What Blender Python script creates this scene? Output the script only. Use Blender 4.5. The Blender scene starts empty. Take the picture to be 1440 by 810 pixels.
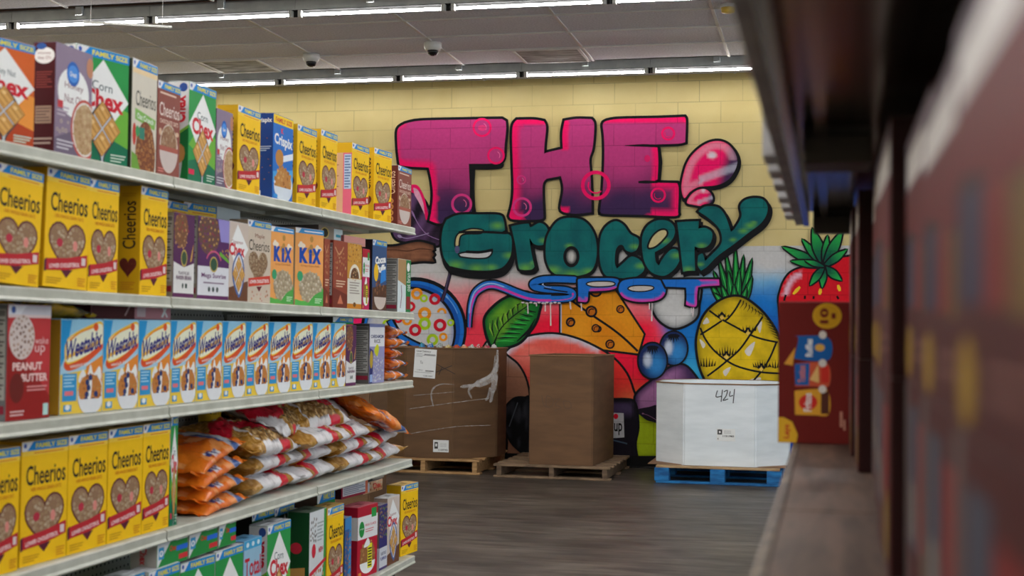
import bpy, bmesh, math, random
import numpy as np
from mathutils import Vector, Matrix, noise
from mathutils.geometry import tessellate_polygon, delaunay_2d_cdt

random.seed(7)
SC = bpy.context.scene
COL = SC.collection

# ------------------------------------------------------------------ camera, world, lights
FPX, CX, CY = 1940.0, 720.0, 405.0
EYE = np.array([0.0, 0.0, 1.29])
def cam_axes(vx, vy, roll):
    d = np.array([(vx-CX)/FPX, (vy-CY)/FPX, 1.0]); d /= np.linalg.norm(d)
    s, c = math.sin(roll), math.cos(roll)
    u = np.array([s, -c, -(s*d[0]-c*d[1])/d[2]]); u /= np.linalg.norm(u)
    r = -np.cross(u, d)
    if r[0] < 0: r = -r
    return np.stack([r, d, u], 1)            # world X,Y,Z -> camera (x right, y down, z forward)
RC = cam_axes(1165, 470, 0.0115)
cam_data = bpy.data.cameras.new('camera')
cam_data.sensor_width = 36.0
cam_data.lens = FPX/1440*36
cam_data.clip_start = 0.02
cam_data.dof.use_dof = True
cam_data.dof.focus_distance = 8.2
cam_data.dof.aperture_fstop = 4.5
cam = bpy.data.objects.new('camera', cam_data); COL.objects.link(cam)
m = Matrix.Identity(4)
for i, (row, sg) in enumerate(((0, 1), (1, -1), (2, -1))):
    for j in range(3): m[j][i] = sg*RC[row][j]
m.translation = Vector(EYE)
cam.matrix_world = m
SC.camera = cam

w = bpy.data.worlds.new('world'); SC.world = w; w.use_nodes = True
WORLD_STRENGTH = 1.45
w.node_tree.nodes['Background'].inputs[0].default_value = (0.80, 0.90, 1.0, 1)
w.node_tree.nodes['Background'].inputs[1].default_value = WORLD_STRENGTH
TUBE_STRENGTH, TUBE_FAR = 46.0, 165.0
SC.view_settings.view_transform = 'Standard'
SC.view_settings.look = 'None'
SC.view_settings.gamma = 1.0
SC.view_settings.exposure = -0.02
SC.view_settings.use_curve_mapping = False
SC.cycles.use_denoising = True
SC.cycles.max_bounces = 6
SC.cycles.sample_clamp_indirect = 6.0

def pray(x, y):
    return RC.T @ np.array([(x-CX)/FPX, (y-CY)/FPX, 1.0])
def on(x, y, ax, val):
    """the point of the place seen at photograph pixel (x, y) on the plane axis=val"""
    d = pray(x, y); return EYE + d*((val-EYE[ax])/d[ax])
def colx(x, ax, val):
    """plan point where the sight line of column x crosses a vertical plane"""
    return on(x, 460.0, ax, val)

# ------------------------------------------------------------------ helpers: colour, materials
def s2l(v):
    v = v/255.0
    return v/12.92 if v <= 0.04045 else ((v+0.055)/1.055)**2.4
def c(r, g=None, b=None):
    if g is None: r, g, b = r
    return (s2l(r), s2l(g), s2l(b))
def mix(a, b, t):
    t = min(1.0, max(0.0, t)); return tuple(a[i]*(1-t)+b[i]*t for i in range(3))
def sst(a, b, x):
    t = min(1.0, max(0.0, (x-a)/(b-a))); return t*t*(3-2*t)

def new_mat(name, rough=0.5, metal=0.0):
    M = bpy.data.materials.new(name); M.use_nodes = True
    nt = M.node_tree; b = nt.nodes['Principled BSDF']
    b.inputs['Roughness'].default_value = rough; b.inputs['Metallic'].default_value = metal
    return M, nt, b
def noise_mat(name, col1, col2, scale=8.0, rough=0.5, metal=0.0, stretch=(1, 1, 1), bump=0.0, detail=4.0, lo=0.35, hi=0.65, world=False):
    M, nt, b = new_mat(name, rough, metal)
    tc = nt.nodes.new('ShaderNodeNewGeometry' if world else 'ShaderNodeTexCoord')
    mp = nt.nodes.new('ShaderNodeMapping'); mp.inputs['Scale'].default_value = stretch
    n = nt.nodes.new('ShaderNodeTexNoise'); n.inputs['Scale'].default_value = scale; n.inputs['Detail'].default_value = detail
    r = nt.nodes.new('ShaderNodeValToRGB')
    r.color_ramp.elements[0].position = lo; r.color_ramp.elements[1].position = hi
    r.color_ramp.elements[0].color = (*col1, 1); r.color_ramp.elements[1].color = (*col2, 1)
    nt.links.new(tc.outputs['Position' if world else 'Object'], mp.inputs[0]); nt.links.new(mp.outputs[0], n.inputs['Vector'])
    nt.links.new(n.outputs['Fac'], r.inputs[0]); nt.links.new(r.outputs[0], b.inputs['Base Color'])
    if bump:
        bp = nt.nodes.new('ShaderNodeBump'); bp.inputs['Strength'].default_value = bump; bp.inputs['Distance'].default_value = 0.01
        nt.links.new(n.outputs['Fac'], bp.inputs['Height']); nt.links.new(bp.outputs[0], b.inputs['Normal'])
    return M
def attr_mat(name, rough=0.4, blocks=False, wrinkle=0.0, spec=0.5, coat=0.0, grain=0.10):
    """printed or painted surface: colour comes from the colour attribute 'Col', broken up by a little noise"""
    M, nt, b = new_mat(name, rough)
    a = nt.nodes.new('ShaderNodeAttribute'); a.attribute_name = 'Col'
    tc = nt.nodes.new('ShaderNodeTexCoord')
    n = nt.nodes.new('ShaderNodeTexNoise'); n.inputs['Scale'].default_value = 35.0
    mr = nt.nodes.new('ShaderNodeMapRange'); mr.inputs['To Min'].default_value = 1-grain; mr.inputs['To Max'].default_value = 1+grain
    mul = nt.nodes.new('ShaderNodeVectorMath'); mul.operation = 'SCALE'
    nt.links.new(tc.outputs['Object'], n.inputs['Vector']); nt.links.new(n.outputs['Fac'], mr.inputs['Value'])
    nt.links.new(a.outputs['Color'], mul.inputs[0]); nt.links.new(mr.outputs[0], mul.inputs['Scale'])
    b.inputs['Specular IOR Level'].default_value = spec
    b.inputs['Coat Weight'].default_value = coat
    out = mul.outputs[0]
    if blocks: out = block_joints(nt, out, b)
    nt.links.new(out, b.inputs['Base Color'])
    if wrinkle:
        n2 = nt.nodes.new('ShaderNodeTexNoise'); n2.inputs['Scale'].default_value = 28.0; n2.inputs['Detail'].default_value = 3.0
        nt.links.new(tc.outputs['Object'], n2.inputs['Vector'])
        bp = nt.nodes.new('ShaderNodeBump'); bp.inputs['Strength'].default_value = wrinkle; bp.inputs['Distance'].default_value = 0.02
        nt.links.new(n2.outputs['Fac'], bp.inputs['Height']); nt.links.new(bp.outputs[0], b.inputs['Normal'])
    return M
WALL_Y = 13.1
_bz = on(1050, 353.5, 1, WALL_Y)[2]; _bx = on(688.4, 375, 1, WALL_Y)[0]
def block_joints(nt, colour, bsdf):
    """concrete block joints (0.4064 x 0.2032 m running bond), laid out on world X and Z"""
    g = nt.nodes.new('ShaderNodeNewGeometry')
    sp = nt.nodes.new('ShaderNodeSeparateXYZ'); cb = nt.nodes.new('ShaderNodeCombineXYZ')
    nt.links.new(g.outputs['Position'], sp.inputs[0])
    for ax, off, i in (('X', 20*0.4064 - _bx, 0), ('Z', 20*0.2032 - _bz, 1)):
        ad = nt.nodes.new('ShaderNodeMath'); ad.operation = 'ADD'; ad.inputs[1].default_value = off
        nt.links.new(sp.outputs[ax], ad.inputs[0]); nt.links.new(ad.outputs[0], cb.inputs[i])
    br = nt.nodes.new('ShaderNodeTexBrick')
    br.inputs['Scale'].default_value = 1.0; br.inputs['Brick Width'].default_value = 0.4064; br.inputs['Row Height'].default_value = 0.2032
    br.inputs['Mortar Size'].default_value = 0.0045; br.inputs['Mortar Smooth'].default_value = 0.6
    nt.links.new(cb.outputs[0], br.inputs['Vector'])
    ns = nt.nodes.new('ShaderNodeTexNoise'); ns.inputs['Scale'].default_value = 1.4; ns.inputs['Detail'].default_value = 5.0
    nt.links.new(g.outputs['Position'], ns.inputs['Vector'])
    mr = nt.nodes.new('ShaderNodeMapRange'); mr.inputs['From Min'].default_value = 0.35; mr.inputs['From Max'].default_value = 0.7
    mr.inputs['To Min'].default_value = 0.12; mr.inputs['To Max'].default_value = 0.55
    nt.links.new(ns.outputs['Fac'], mr.inputs['Value'])
    mu = nt.nodes.new('ShaderNodeMath'); mu.operation = 'MULTIPLY'
    nt.links.new(br.outputs['Fac'], mu.inputs[0]); nt.links.new(mr.outputs[0], mu.inputs[1])
    mx = nt.nodes.new('ShaderNodeMix'); mx.data_type = 'RGBA'; mx.blend_type = 'MULTIPLY'
    nt.links.new(mu.outputs[0], mx.inputs['Factor']); nt.links.new(colour, mx.inputs['A']); mx.inputs['B'].default_value = (0.2, 0.2, 0.2, 1)
    fine = nt.nodes.new('ShaderNodeTexNoise'); fine.inputs['Scale'].default_value = 60.0
    nt.links.new(g.outputs['Position'], fine.inputs['Vector'])
    hs = nt.nodes.new('ShaderNodeMath'); hs.operation = 'MULTIPLY_ADD'; hs.inputs[1].default_value = 0.25
    inv = nt.nodes.new('ShaderNodeMath'); inv.operation = 'SUBTRACT'; inv.inputs[0].default_value = 1.0
    nt.links.new(br.outputs['Fac'], inv.inputs[1]); nt.links.new(fine.outputs['Fac'], hs.inputs[0]); nt.links.new(inv.outputs[0], hs.inputs[2])
    bp = nt.nodes.new('ShaderNodeBump'); bp.inputs['Strength'].default_value = 0.35; bp.inputs['Distance'].default_value = 0.006
    nt.links.new(hs.outputs[0], bp.inputs['Height']); nt.links.new(bp.outputs[0], bsdf.inputs['Normal'])
    return mx.outputs['Result']

# ------------------------------------------------------------------ helpers: objects
def link(o, parent=None):
    COL.objects.link(o)
    if parent is not None: o.parent = parent
    return o
def empty(name, loc=(0, 0, 0), rz=0.0):
    o = bpy.data.objects.new(name, None); link(o); o.location = loc; o.rotation_euler = (0, 0, rz)
    o.empty_display_size = 0.05
    return o
def tag(o, label=None, cat=None, group=None, kind=None):
    if label: o['label'] = label
    if cat: o['category'] = cat
    if group: o['group'] = group
    if kind: o['kind'] = kind
    return o
class MB:
    """collects shapes into one mesh"""
    def __init__(s): s.bm = bmesh.new()
    def box(s, x0, x1, y0, y1, z0, z1, bev=0.0, rot=None, seg=1):
        t = bmesh.new(); bmesh.ops.create_cube(t, size=1.0)
        for v in t.verts: v.co = Vector(((x0+x1)/2+v.co.x*(x1-x0), (y0+y1)/2+v.co.y*(y1-y0), (z0+z1)/2+v.co.z*(z1-z0)))
        if bev: bmesh.ops.bevel(t, geom=t.edges[:], offset=bev, segments=seg, affect='EDGES', profile=0.5)
        return s._add(t, rot)
    def _add(s, t, M=None):
        if M is not None: bmesh.ops.transform(t, matrix=M, verts=t.verts[:])
        me = bpy.data.meshes.new('tmp'); t.to_mesh(me); t.free(); s.bm.from_mesh(me); bpy.data.meshes.remove(me)
        return s
    def prism(s, prof, a0, a1, axis='y'):
        """profile (u, v) swept along an axis: 'y': u=x v=z; 'x': u=y v=z; 'z': u=x v=y"""
        t = bmesh.new()
        f = {'y': lambda u, v, a: (u, a, v), 'x': lambda u, v, a: (a, u, v), 'z': lambda u, v, a: (u, v, a)}[axis]
        A = [t.verts.new(f(u, v, a0)) for u, v in prof]; B = [t.verts.new(f(u, v, a1)) for u, v in prof]
        n = len(prof)
        for i in range(n): t.faces.new((A[i], A[(i+1) % n], B[(i+1) % n], B[i]))
        t.faces.new(A[::-1]); t.faces.new(B)
        bmesh.ops.recalc_face_normals(t, faces=t.faces[:])
        return s._add(t)
    def tube(s, pts, r, n=8):
        t = bmesh.new(); pts = [Vector(p) for p in pts]; rings = []
        for i, p in enumerate(pts):
            d = (pts[min(i+1, len(pts)-1)]-pts[max(i-1, 0)]).normalized()
            a = d.orthogonal().normalized(); b = d.cross(a)
            rr = r[i] if isinstance(r, (list, tuple)) else r
            rings.append([t.verts.new(p+(a*math.cos(k*2*math.pi/n)+b*math.sin(k*2*math.pi/n))*rr) for k in range(n)])
        for A, B in zip(rings, rings[1:]):
            for k in range(n): t.faces.new((A[k], A[(k+1) % n], B[(k+1) % n], B[k]))
        t.faces.new(rings[0][::-1]); t.faces.new(rings[-1])
        bmesh.ops.recalc_face_normals(t, faces=t.faces[:])
        return s._add(t)
    def lathe(s, prof, n=24, M=None):
        t = bmesh.new(); rings = []
        for r, z in prof: rings.append([t.verts.new((r*math.cos(k*2*math.pi/n), r*math.sin(k*2*math.pi/n), z)) for k in range(n)])
        for A, B in zip(rings, rings[1:]):
            for k in range(n): t.faces.new((A[k], A[(k+1) % n], B[(k+1) % n], B[k]))
        t.faces.new(rings[0][::-1]); t.faces.new(rings[-1])
        bmesh.ops.recalc_face_normals(t, faces=t.faces[:])
        return s._add(t, M)
    def build(s, name, mat, parent=None, smooth=False):
        me = bpy.data.meshes.new(name); s.bm.to_mesh(me); s.bm.free(); me.materials.append(mat)
        if smooth:
            for p in me.polygons: p.use_smooth = True
        return link(bpy.data.objects.new(name, me), parent)

# ------------------------------------------------------------------ helpers: flat printed / painted art
def cr(P, closed=True, n=5):
    """Catmull-Rom curve through P; a point given as (x, y, 1) stays a sharp corner"""
    out = []; N = len(P)
    for i in range(N if closed else N-1):
        p1, p2 = P[i], P[(i+1) % N]
        p0 = P[(i-1) % N] if (closed or i > 0) else p1
        p3 = P[(i+2) % N] if (closed or i+2 < N) else p2
        if len(p1) > 2: p0 = p1
        if len(p2) > 2: p3 = p2
        for k in range(n):
            t = k/n
            out.append(tuple(0.5*(2*p1[j]+(p2[j]-p0[j])*t+(2*p0[j]-5*p1[j]+4*p2[j]-p3[j])*t*t+(3*p1[j]-p0[j]-3*p2[j]+p3[j])*t**3) for j in (0, 1)))
    if not closed: out.append(tuple(P[-1][:2]))
    return out
def ellp(cx, cy, rx, ry=None, n=28, a0=0.0, a1=2*math.pi, rot=0.0):
    ry = rx if ry is None else ry
    full = abs(a1-a0-2*math.pi) < 1e-6
    out = []
    for k in range(n if full else n+1):
        a = a0+(a1-a0)*k/n; u, v = rx*math.cos(a), ry*math.sin(a)
        out.append((cx+u*math.cos(rot)-v*math.sin(rot), cy+u*math.sin(rot)+v*math.cos(rot)))
    return out
def inside(P, X, Y):
    P = np.asarray(P); r = np.zeros(X.shape, bool); j = len(P)-1
    for i in range(len(P)):
        xi, yi = P[i]; xj, yj = P[j]
        if yi != yj:
            r ^= ((yi > Y) != (yj > Y)) & (X < (xj-xi)*(Y-yi)/(yj-yi)+xi)
        j = i
    return r
def edge_dist(P, X, Y):
    P = np.asarray(P, float); Q = np.roll(P, -1, 0); d = np.full(X.shape, 1e9)
    for (ax, ay), (bx, by) in zip(P, Q):
        vx, vy = bx-ax, by-ay; L = vx*vx+vy*vy+1e-12
        t = np.clip(((X-ax)*vx+(Y-ay)*vy)/L, 0, 1)
        d = np.minimum(d, np.hypot(X-ax-t*vx, Y-ay-t*vy))
    return d
_txt = {}
def text_shape(s, bold=0.0):
    """outline of a word in the built-in font as triangles, scaled so that capitals' box is 0..1 high; returns points, triangles, width"""
    k = (s, bold)
    if k not in _txt:
        cu = bpy.data.curves.new('t', 'FONT'); cu.body = s; cu.size = 1.0; cu.offset = bold; cu.resolution_u = 3
        cu.fill_mode = 'FRONT'
        o = bpy.data.objects.new('t', cu); COL.objects.link(o)
        dg = bpy.context.evaluated_depsgraph_get(); dg.update()
        ev = o.evaluated_get(dg); me = ev.to_mesh(); me.calc_loop_triangles()
        V = np.array([v.co[:2] for v in me.vertices]) if len(me.vertices) else np.zeros((1, 2))
        T = [tuple(t.vertices) for t in me.loop_triangles]
        ev.to_mesh_clear(); bpy.data.objects.remove(o); bpy.data.curves.remove(cu)
        lo, hi = V.min(0), V.max(0)
        _txt[k] = ((V-lo)/np.maximum(hi-lo, 1e-6), T, (hi-lo)[0]/max(1e-6, (hi-lo)[1]))
    return _txt[k]
class Art:
    def __init__(s): s.V = []; s.F = []; s.C = []; s.L = 1
    def raw(s, P, T, col):
        b = len(s.V)
        for i, p in enumerate(P):
            s.V.append((p[0], p[1], s.L)); s.C.append(col[i] if isinstance(col, list) else col)
        s.F += [tuple(b+i for i in t) for t in T]; s.L += 1; return s
    def fill(s, P, col, step=None):
        if not callable(col):
            try: T = [tuple(t) for t in tessellate_polygon([[Vector((p[0], p[1], 0)) for p in P]])]
            except Exception: return s
            return s.raw(P, T, col)
        A = np.array([p[:2] for p in P], float); n = len(A)
        gx = np.arange(A[:, 0].min()+step/2, A[:, 0].max(), step); gy = np.arange(A[:, 1].min()+step/2, A[:, 1].max(), step)
        X, Y = np.meshgrid(gx, gy); X = X.ravel()+0.13*step*np.sin(Y.ravel()*7.7); Y = Y.ravel()
        k = inside(A, X, Y)
        X, Y = X[k], Y[k]
        k = edge_dist(A, X, Y) > 0.35*step
        pts = [Vector(p) for p in A]+[Vector((x, y)) for x, y in zip(X[k], Y[k])]
        vo, _e, fo, *_r = delaunay_2d_cdt(pts, [], [list(range(n))], 1, 1e-6)
        VX = np.array([v[0] for v in vo]); VY = np.array([v[1] for v in vo]); D = edge_dist(A, VX, VY)
        return s.raw([(x, y) for x, y in zip(VX, VY)], [tuple(f) for f in fo], [col(x, y, d) for x, y, d in zip(VX, VY, D)])
    def rect(s, x0, y0, x1, y1, col): return s.raw([(x0, y0), (x1, y0), (x1, y1), (x0, y1)], [(0, 1, 2, 3)], col)
    def ell(s, cx, cy, rx, ry=None, col=(0, 0, 0), n=28, rot=0.0): return s.fill(ellp(cx, cy, rx, ry, n, rot=rot), col)
    def stroke(s, P, w, col, closed=False):
        """ribbon of width w (number or list) along P"""
        P = [p[:2] for p in P]; N = len(P)
        if closed: P = P+[P[0]]; N += 1
        Q = []; cols = []
        for i in range(N):
            a = P[i-1] if i > 0 else (P[N-2] if closed else P[0]); b = P[i+1] if i < N-1 else (P[1] if closed else P[-1])
            p = P[i]
            d1 = (p[0]-a[0], p[1]-a[1]); d2 = (b[0]-p[0], b[1]-p[1])
            l1 = math.hypot(*d1) or 1; l2 = math.hypot(*d2) or 1
            if l1 == 1 and d1 == (0, 0): d1 = d2; l1 = l2
            if d2 == (0, 0): d2 = d1; l2 = l1
            n1 = (-d1[1]/l1, d1[0]/l1); n2 = (-d2[1]/l2, d2[0]/l2)
            m = (n1[0]+n2[0], n1[1]+n2[1]); q = m[0]*n1[0]+m[1]*n1[1]
            k = 1/max(q, 0.9) if abs(q) > 1e-6 else 1
            h = (w[min(i, len(w)-1)] if isinstance(w, list) else w)/2
            Q += [(p[0]+m[0]*k*h, p[1]+m[1]*k*h), (p[0]-m[0]*k*h, p[1]-m[1]*k*h)]
            if callable(col): cols += [col(p[0], p[1], 0)]*2
        return s.raw(Q, [(2*i, 2*i+1, 2*i+3, 2*i+2) for i in range(N-1)], cols if callable(col) else col)
    def text(s, t, x0, y0, x1, y1, col, bold=0.0, shear=0.0, fit=True, rot90=0, slope=0.0):
        """word t stretched into the box; y0 bottom, y1 top (they may be swapped for y-down drawings)"""
        V, T, asp = text_shape(t, bold); P = []
        for u, v in V:
            if rot90 == 1: P.append((x1-(x1-x0)*v, y0+(y1-y0)*u))       # reads upwards
            elif rot90 == -1: P.append((x0+(x1-x0)*v, y1-(y1-y0)*u))    # reads downwards
            else: P.append((x0+(x1-x0)*u+shear*(y1-y0)*(v-0.5), y0+(y1-y0)*v+slope*(x1-x0)*(u-0.5)))
        return s.raw(P, T, col)
    def mesh(s, name, fn):
        me = bpy.data.meshes.new(name); me.from_pydata([fn(*v) for v in s.V], [], s.F); me.update()
        set_col(me, s.C); return me
def set_col(me, C):
    a = me.color_attributes.new('Col', 'FLOAT_COLOR', 'POINT')
    A = np.ones((len(C), 4), np.float32); A[:, :3] = np.array(C, np.float32)[:, :3]
    a.data.foreach_set('color', A.ravel())

# ------------------------------------------------------------------ materials
M_wall = None
def wall_material():
    M, nt, b = new_mat('painted_block_wall', 0.55)
    g = nt.nodes.new('ShaderNodeNewGeometry')
    n = nt.nodes.new('ShaderNodeTexNoise'); n.inputs['Scale'].default_value = 2.5; n.inputs['Detail'].default_value = 6.0
    r = nt.nodes.new('ShaderNodeValToRGB')
    r.color_ramp.elements[0].color = (*c(212, 191, 126), 1); r.color_ramp.elements[1].color = (*c(222, 203, 140), 1)
    r.color_ramp.elements[0].position = 0.3; r.color_ramp.elements[1].position = 0.7
    nt.links.new(g.outputs['Position'], n.inputs['Vector']); nt.links.new(n.outputs['Fac'], r.inputs[0])
    nt.links.new(block_joints(nt, r.outputs[0], b), b.inputs['Base Color'])
    return M
M_wall = wall_material()
M_plain = noise_mat('plain_wall_paint', c(205, 195, 170), c(215, 205, 180), 3.0, 0.6)
M_paint = attr_mat('mural_paint', 0.6, blocks=True, grain=0.12, spec=0.15)
M_print = attr_mat('printed_carton', 0.5, grain=0.05, spec=0.16)
M_film = attr_mat('printed_film_bag', 0.22, wrinkle=0.35, coat=0.12, grain=0.12, spec=0.35)
M_sticker = attr_mat('printed_paper', 0.6, grain=0.04)
M_floor = None
def floor_material():
    M, nt, b = new_mat('worn_dark_floor', 0.42)
    g = nt.nodes.new('ShaderNodeNewGeometry')
    def tex(scale, stretch, det=6.0):
        mp = nt.nodes.new('ShaderNodeMapping'); mp.inputs['Scale'].default_value = stretch
        n = nt.nodes.new('ShaderNodeTexNoise'); n.inputs['Scale'].default_value = scale; n.inputs['Detail'].default_value = det; n.inputs['Roughness'].default_value = 0.62
        nt.links.new(g.outputs['Position'], mp.inputs[0]); nt.links.new(mp.outputs[0], n.inputs['Vector']); return n.outputs['Fac']
    def ramp(src, p):
        r = nt.nodes.new('ShaderNodeValToRGB'); e = r.color_ramp.elements
        e[0].position, e[0].color = p[0][0], (*p[0][1], 1); e[1].position, e[1].color = p[1][0], (*p[1][1], 1)
        for q in p[2:]:
            k = e.new(q[0]); k.color = (*q[1], 1)
        nt.links.new(src, r.inputs[0]); return r.outputs[0]
    a = ramp(tex(1.1, (1, 1, 1)), [(0.30, c(58, 53, 49)), (0.72, c(106, 99, 91))])
    d = ramp(tex(5.0, (0.5, 2.6, 1)), [(0.36, (0.36, 0.34, 0.32)), (0.64, (1.2, 1.17, 1.13))])
    mu = nt.nodes.new('ShaderNodeMix'); mu.data_type = 'RGBA'; mu.blend_type = 'MULTIPLY'; mu.inputs['Factor'].default_value = 1.0
    nt.links.new(a, mu.inputs['A']); nt.links.new(d, mu.inputs['B'])
    s = ramp(tex(9.0, (0.35, 4.0, 1), 8.0), [(0.66, (0, 0, 0)), (0.76, (0.6, 0.6, 0.6))])
    mx = nt.nodes.new('ShaderNodeMix'); mx.data_type = 'RGBA'
    nt.links.new(s, mx.inputs['Factor']); nt.links.new(mu.outputs['Result'], mx.inputs['A']); mx.inputs['B'].default_value = (*c(150, 142, 132), 1)
    nt.links.new(mx.outputs['Result'], b.inputs['Base Color'])
    rr = nt.nodes.new('ShaderNodeMapRange'); rr.inputs['To Min'].default_value = 0.28; rr.inputs['To Max'].default_value = 0.6
    nt.links.new(tex(3.0, (0.6, 2.0, 1)), rr.inputs['Value']); nt.links.new(rr.outputs[0], b.inputs['Roughness'])
    return M
M_floor = floor_material()
M_tile = noise_mat('ceiling_tile', c(212, 212, 220), c(236, 236, 244), 60.0, 0.85, bump=0.3, detail=6.0, world=True)
M_grid = noise_mat('ceiling_grid', c(214, 212, 208), c(224, 222, 218), 4.0, 0.5)
M_dark = noise_mat('slot_dark', c(52, 48, 44), c(70, 64, 58), 6.0, 0.8)
M_beam = noise_mat('reddish_beam', c(120, 92, 80), c(150, 118, 104), 5.0, 0.6, world=True)
M_alu = noise_mat('light_housing', c(206, 210, 212), c(224, 228, 228), 9.0, 0.5)
M_wing = noise_mat('light_shield', c(44, 44, 44), c(58, 58, 58), 9.0, 0.8); M_wing.node_tree.nodes['Principled BSDF'].inputs['Specular IOR Level'].default_value = 0.0
M_shelf = noise_mat('shelf_enamel', c(182, 184, 171), c(200, 202, 190), 14.0, 0.38, 0.0, world=True)
M_shelfu = noise_mat('shelf_underside', c(120, 120, 116), c(150, 150, 144), 14.0, 0.5, 0.2, world=True)
M_navy = noise_mat('kick_plate', c(34, 40, 52), c(46, 52, 64), 6.0, 0.5)
M_white = noise_mat('white_plastic', c(222, 222, 218), c(236, 236, 232), 8.0, 0.4)
M_black = noise_mat('black_plastic', c(14, 14, 16), c(26, 26, 28), 8.0, 0.25)
def emit_mat(name, col, s):
    M = bpy.data.materials.new(name); M.use_nodes = True; nt = M.node_tree
    e = nt.nodes.new('ShaderNodeEmission'); e.inputs[0].default_value = (*col, 1); e.inputs[1].default_value = s
    nt.links.new(e.outputs[0], nt.nodes['Material Output'].inputs[0]); return M
M_tube = emit_mat('lit_tube', (1.0, 0.985, 0.965), TUBE_STRENGTH); M_tube2 = emit_mat('lit_tube_boosted', (1.0, 0.985, 0.965), TUBE_FAR)  # second tube serves the unseen rows, its emission raised to light the room
def pegboard_material():
    M, nt, b = new_mat('pegboard', 0.5)
    g = nt.nodes.new('ShaderNodeNewGeometry'); sp = nt.nodes.new('ShaderNodeSeparateXYZ'); nt.links.new(g.outputs['Position'], sp.inputs[0])
    def M2(op, a, v):
        n = nt.nodes.new('ShaderNodeMath'); n.operation = op
        nt.links.new(a, n.inputs[0])
        if isinstance(v, (int, float)): n.inputs[1].default_value = v
        else: nt.links.new(v, n.inputs[1])
        return n.outputs[0]
    u = M2('SUBTRACT', M2('FRACT', M2('DIVIDE', sp.outputs['Y'], 0.0254), 0), 0.5)
    v = M2('SUBTRACT', M2('FRACT', M2('DIVIDE', sp.outputs['Z'], 0.0254), 0), 0.5)
    d = M2('SQRT', M2('ADD', M2('MULTIPLY', u, u), M2('MULTIPLY', v, v)), 0)
    h = M2('LESS_THAN', d, 0.17)
    mx = nt.nodes.new('ShaderNodeMix'); mx.data_type = 'RGBA'
    nt.links.new(h, mx.inputs['Factor']); mx.inputs['A'].default_value = (*c(205, 206, 198), 1); mx.inputs['B'].default_value = (*c(25, 25, 25), 1)
    nt.links.new(mx.outputs['Result'], b.inputs['Base Color']); return M
M_peg = pegboard_material()

# ------------------------------------------------------------------ the room
CEIL = 3.75
ROWS = [12.69-2.75*k for k in range(7)]       # light rows, all parallel to the painted wall
SLOT0, SLOT1 = -0.39, 0.05                    # each row hangs in an open slot of the ceiling
def struct(name, mb, mat, label, cat):
    return tag(mb.build(name, mat), label, cat, kind='structure')
XL, XR, YF = -9.0, 7.0, -6.5
struct('floor', MB().box(XL, XR, YF, WALL_Y+0.2, -0.1, 0.0), M_floor, 'worn dark concrete shop floor with pale scuffs', 'floor')
struct('wall_back', MB().box(XL, XR, WALL_Y, WALL_Y+0.2, 0, CEIL+0.6), M_wall, 'pale yellow painted concrete block wall behind the mural', 'wall')
struct('wall_left', MB().box(XL-0.2, XL, YF, WALL_Y+0.2, 0, CEIL+0.6), M_plain, 'plain side wall left of the shelving', 'wall')
struct('wall_front', MB().box(XL, XR, YF-0.2, YF, 0, CEIL+0.6), M_plain, 'plain wall behind the viewer', 'wall')   # the right side of the shop is open to daylight
tiles = MB(); grid = MB(); slot = MB(); beam = MB()
edges = [(ROWS[i+1]+SLOT1, ROWS[i]+SLOT0) for i in range(6)]+[(ROWS[0]+SLOT1, WALL_Y), (YF, ROWS[6]+SLOT0)]
BARX = [-5.75+1.22*k for k in range(-2, 11)]
for y0, y1 in edges:
    tiles.box(XL, XR, y0, y1, CEIL, CEIL+0.03)
    for bx in BARX: grid.box(bx-0.012, bx+0.012, y0, y1, CEIL-0.008, CEIL+0.001)
    y = y1-0.62
    while y > y0+0.1:
        grid.box(XL, XR, y-0.008, y+0.008, CEIL-0.012, CEIL+0.001); y -= 0.62
for ry in ROWS:
    slot.box(XL, XR, ry+SLOT0-0.05, ry+SLOT1+0.05, CEIL+0.30, CEIL+0.33)
    slot.box(XL, XR, ry+SLOT0-0.03, ry+SLOT0, CEIL, CEIL+0.30)
    beam.box(XL, XR, ry+0.0, ry+0.05, CEIL+0.03, CEIL+0.30)
struct('ceiling', tiles, M_tile, 'speckled grey suspended ceiling tiles', 'ceiling')
struct('trim_1', grid, M_grid, 'pale metal grid bars between the ceiling tiles', 'ceiling grid')
struct('trim_2', slot, M_dark, 'dark open slots in the ceiling above the light rows', 'ceiling slot')
struct('trim_3', beam, M_beam, 'reddish beams above the light rows', 'beam')
struct('baseboard_back', MB().box(XL, XR, WALL_Y-0.012, WALL_Y, 0, 0.10, 0.003), M_black, 'black painted base strip of the block wall', 'baseboard')

# fluorescent strips: a housing with brackets, a tube and its two holders; one strip = one lamp
def strip_light(name='strip_light', tube=None):
    r = empty(name)
    h = MB(); h.prism([(-0.045, 0.0), (0.0, 0.0), (0.0, 0.095), (-0.030, 0.095), (-0.045, 0.080)], 0, 1.216, 'x')
    h.build('housing', M_alu, r)
    MB().box(0, 1.216, 0.0, 0.012, -0.043, 0.095).box(0, 1.216, -0.047, 0.0, -0.004, 0.0005).build('light_shield', M_wing, r)  # added dark plates: keep tube light off the wall top and mask the housing underside
    MB().tube([(0.06, -0.03, -0.035), (1.158, -0.03, -0.035)], 0.010, 10).build('tube', tube or M_tube, r, True)
    for x in (0.02, 1.165):
        MB().box(x, x+0.03, -0.05, -0.01, -0.055, 0.0, 0.004).build('lamp_holder', M_white, r)
    b = MB().box(0.58, 0.64, -0.075, -0.045, 0.03, 0.13, 0.003); b.box(0.59, 0.63, -0.11, -0.075, 0.10, 0.13, 0.003); b.build('bracket', M_alu, r)
    return r
def kids(o): return [k for k in SC.objects if k.parent == o]
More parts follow.
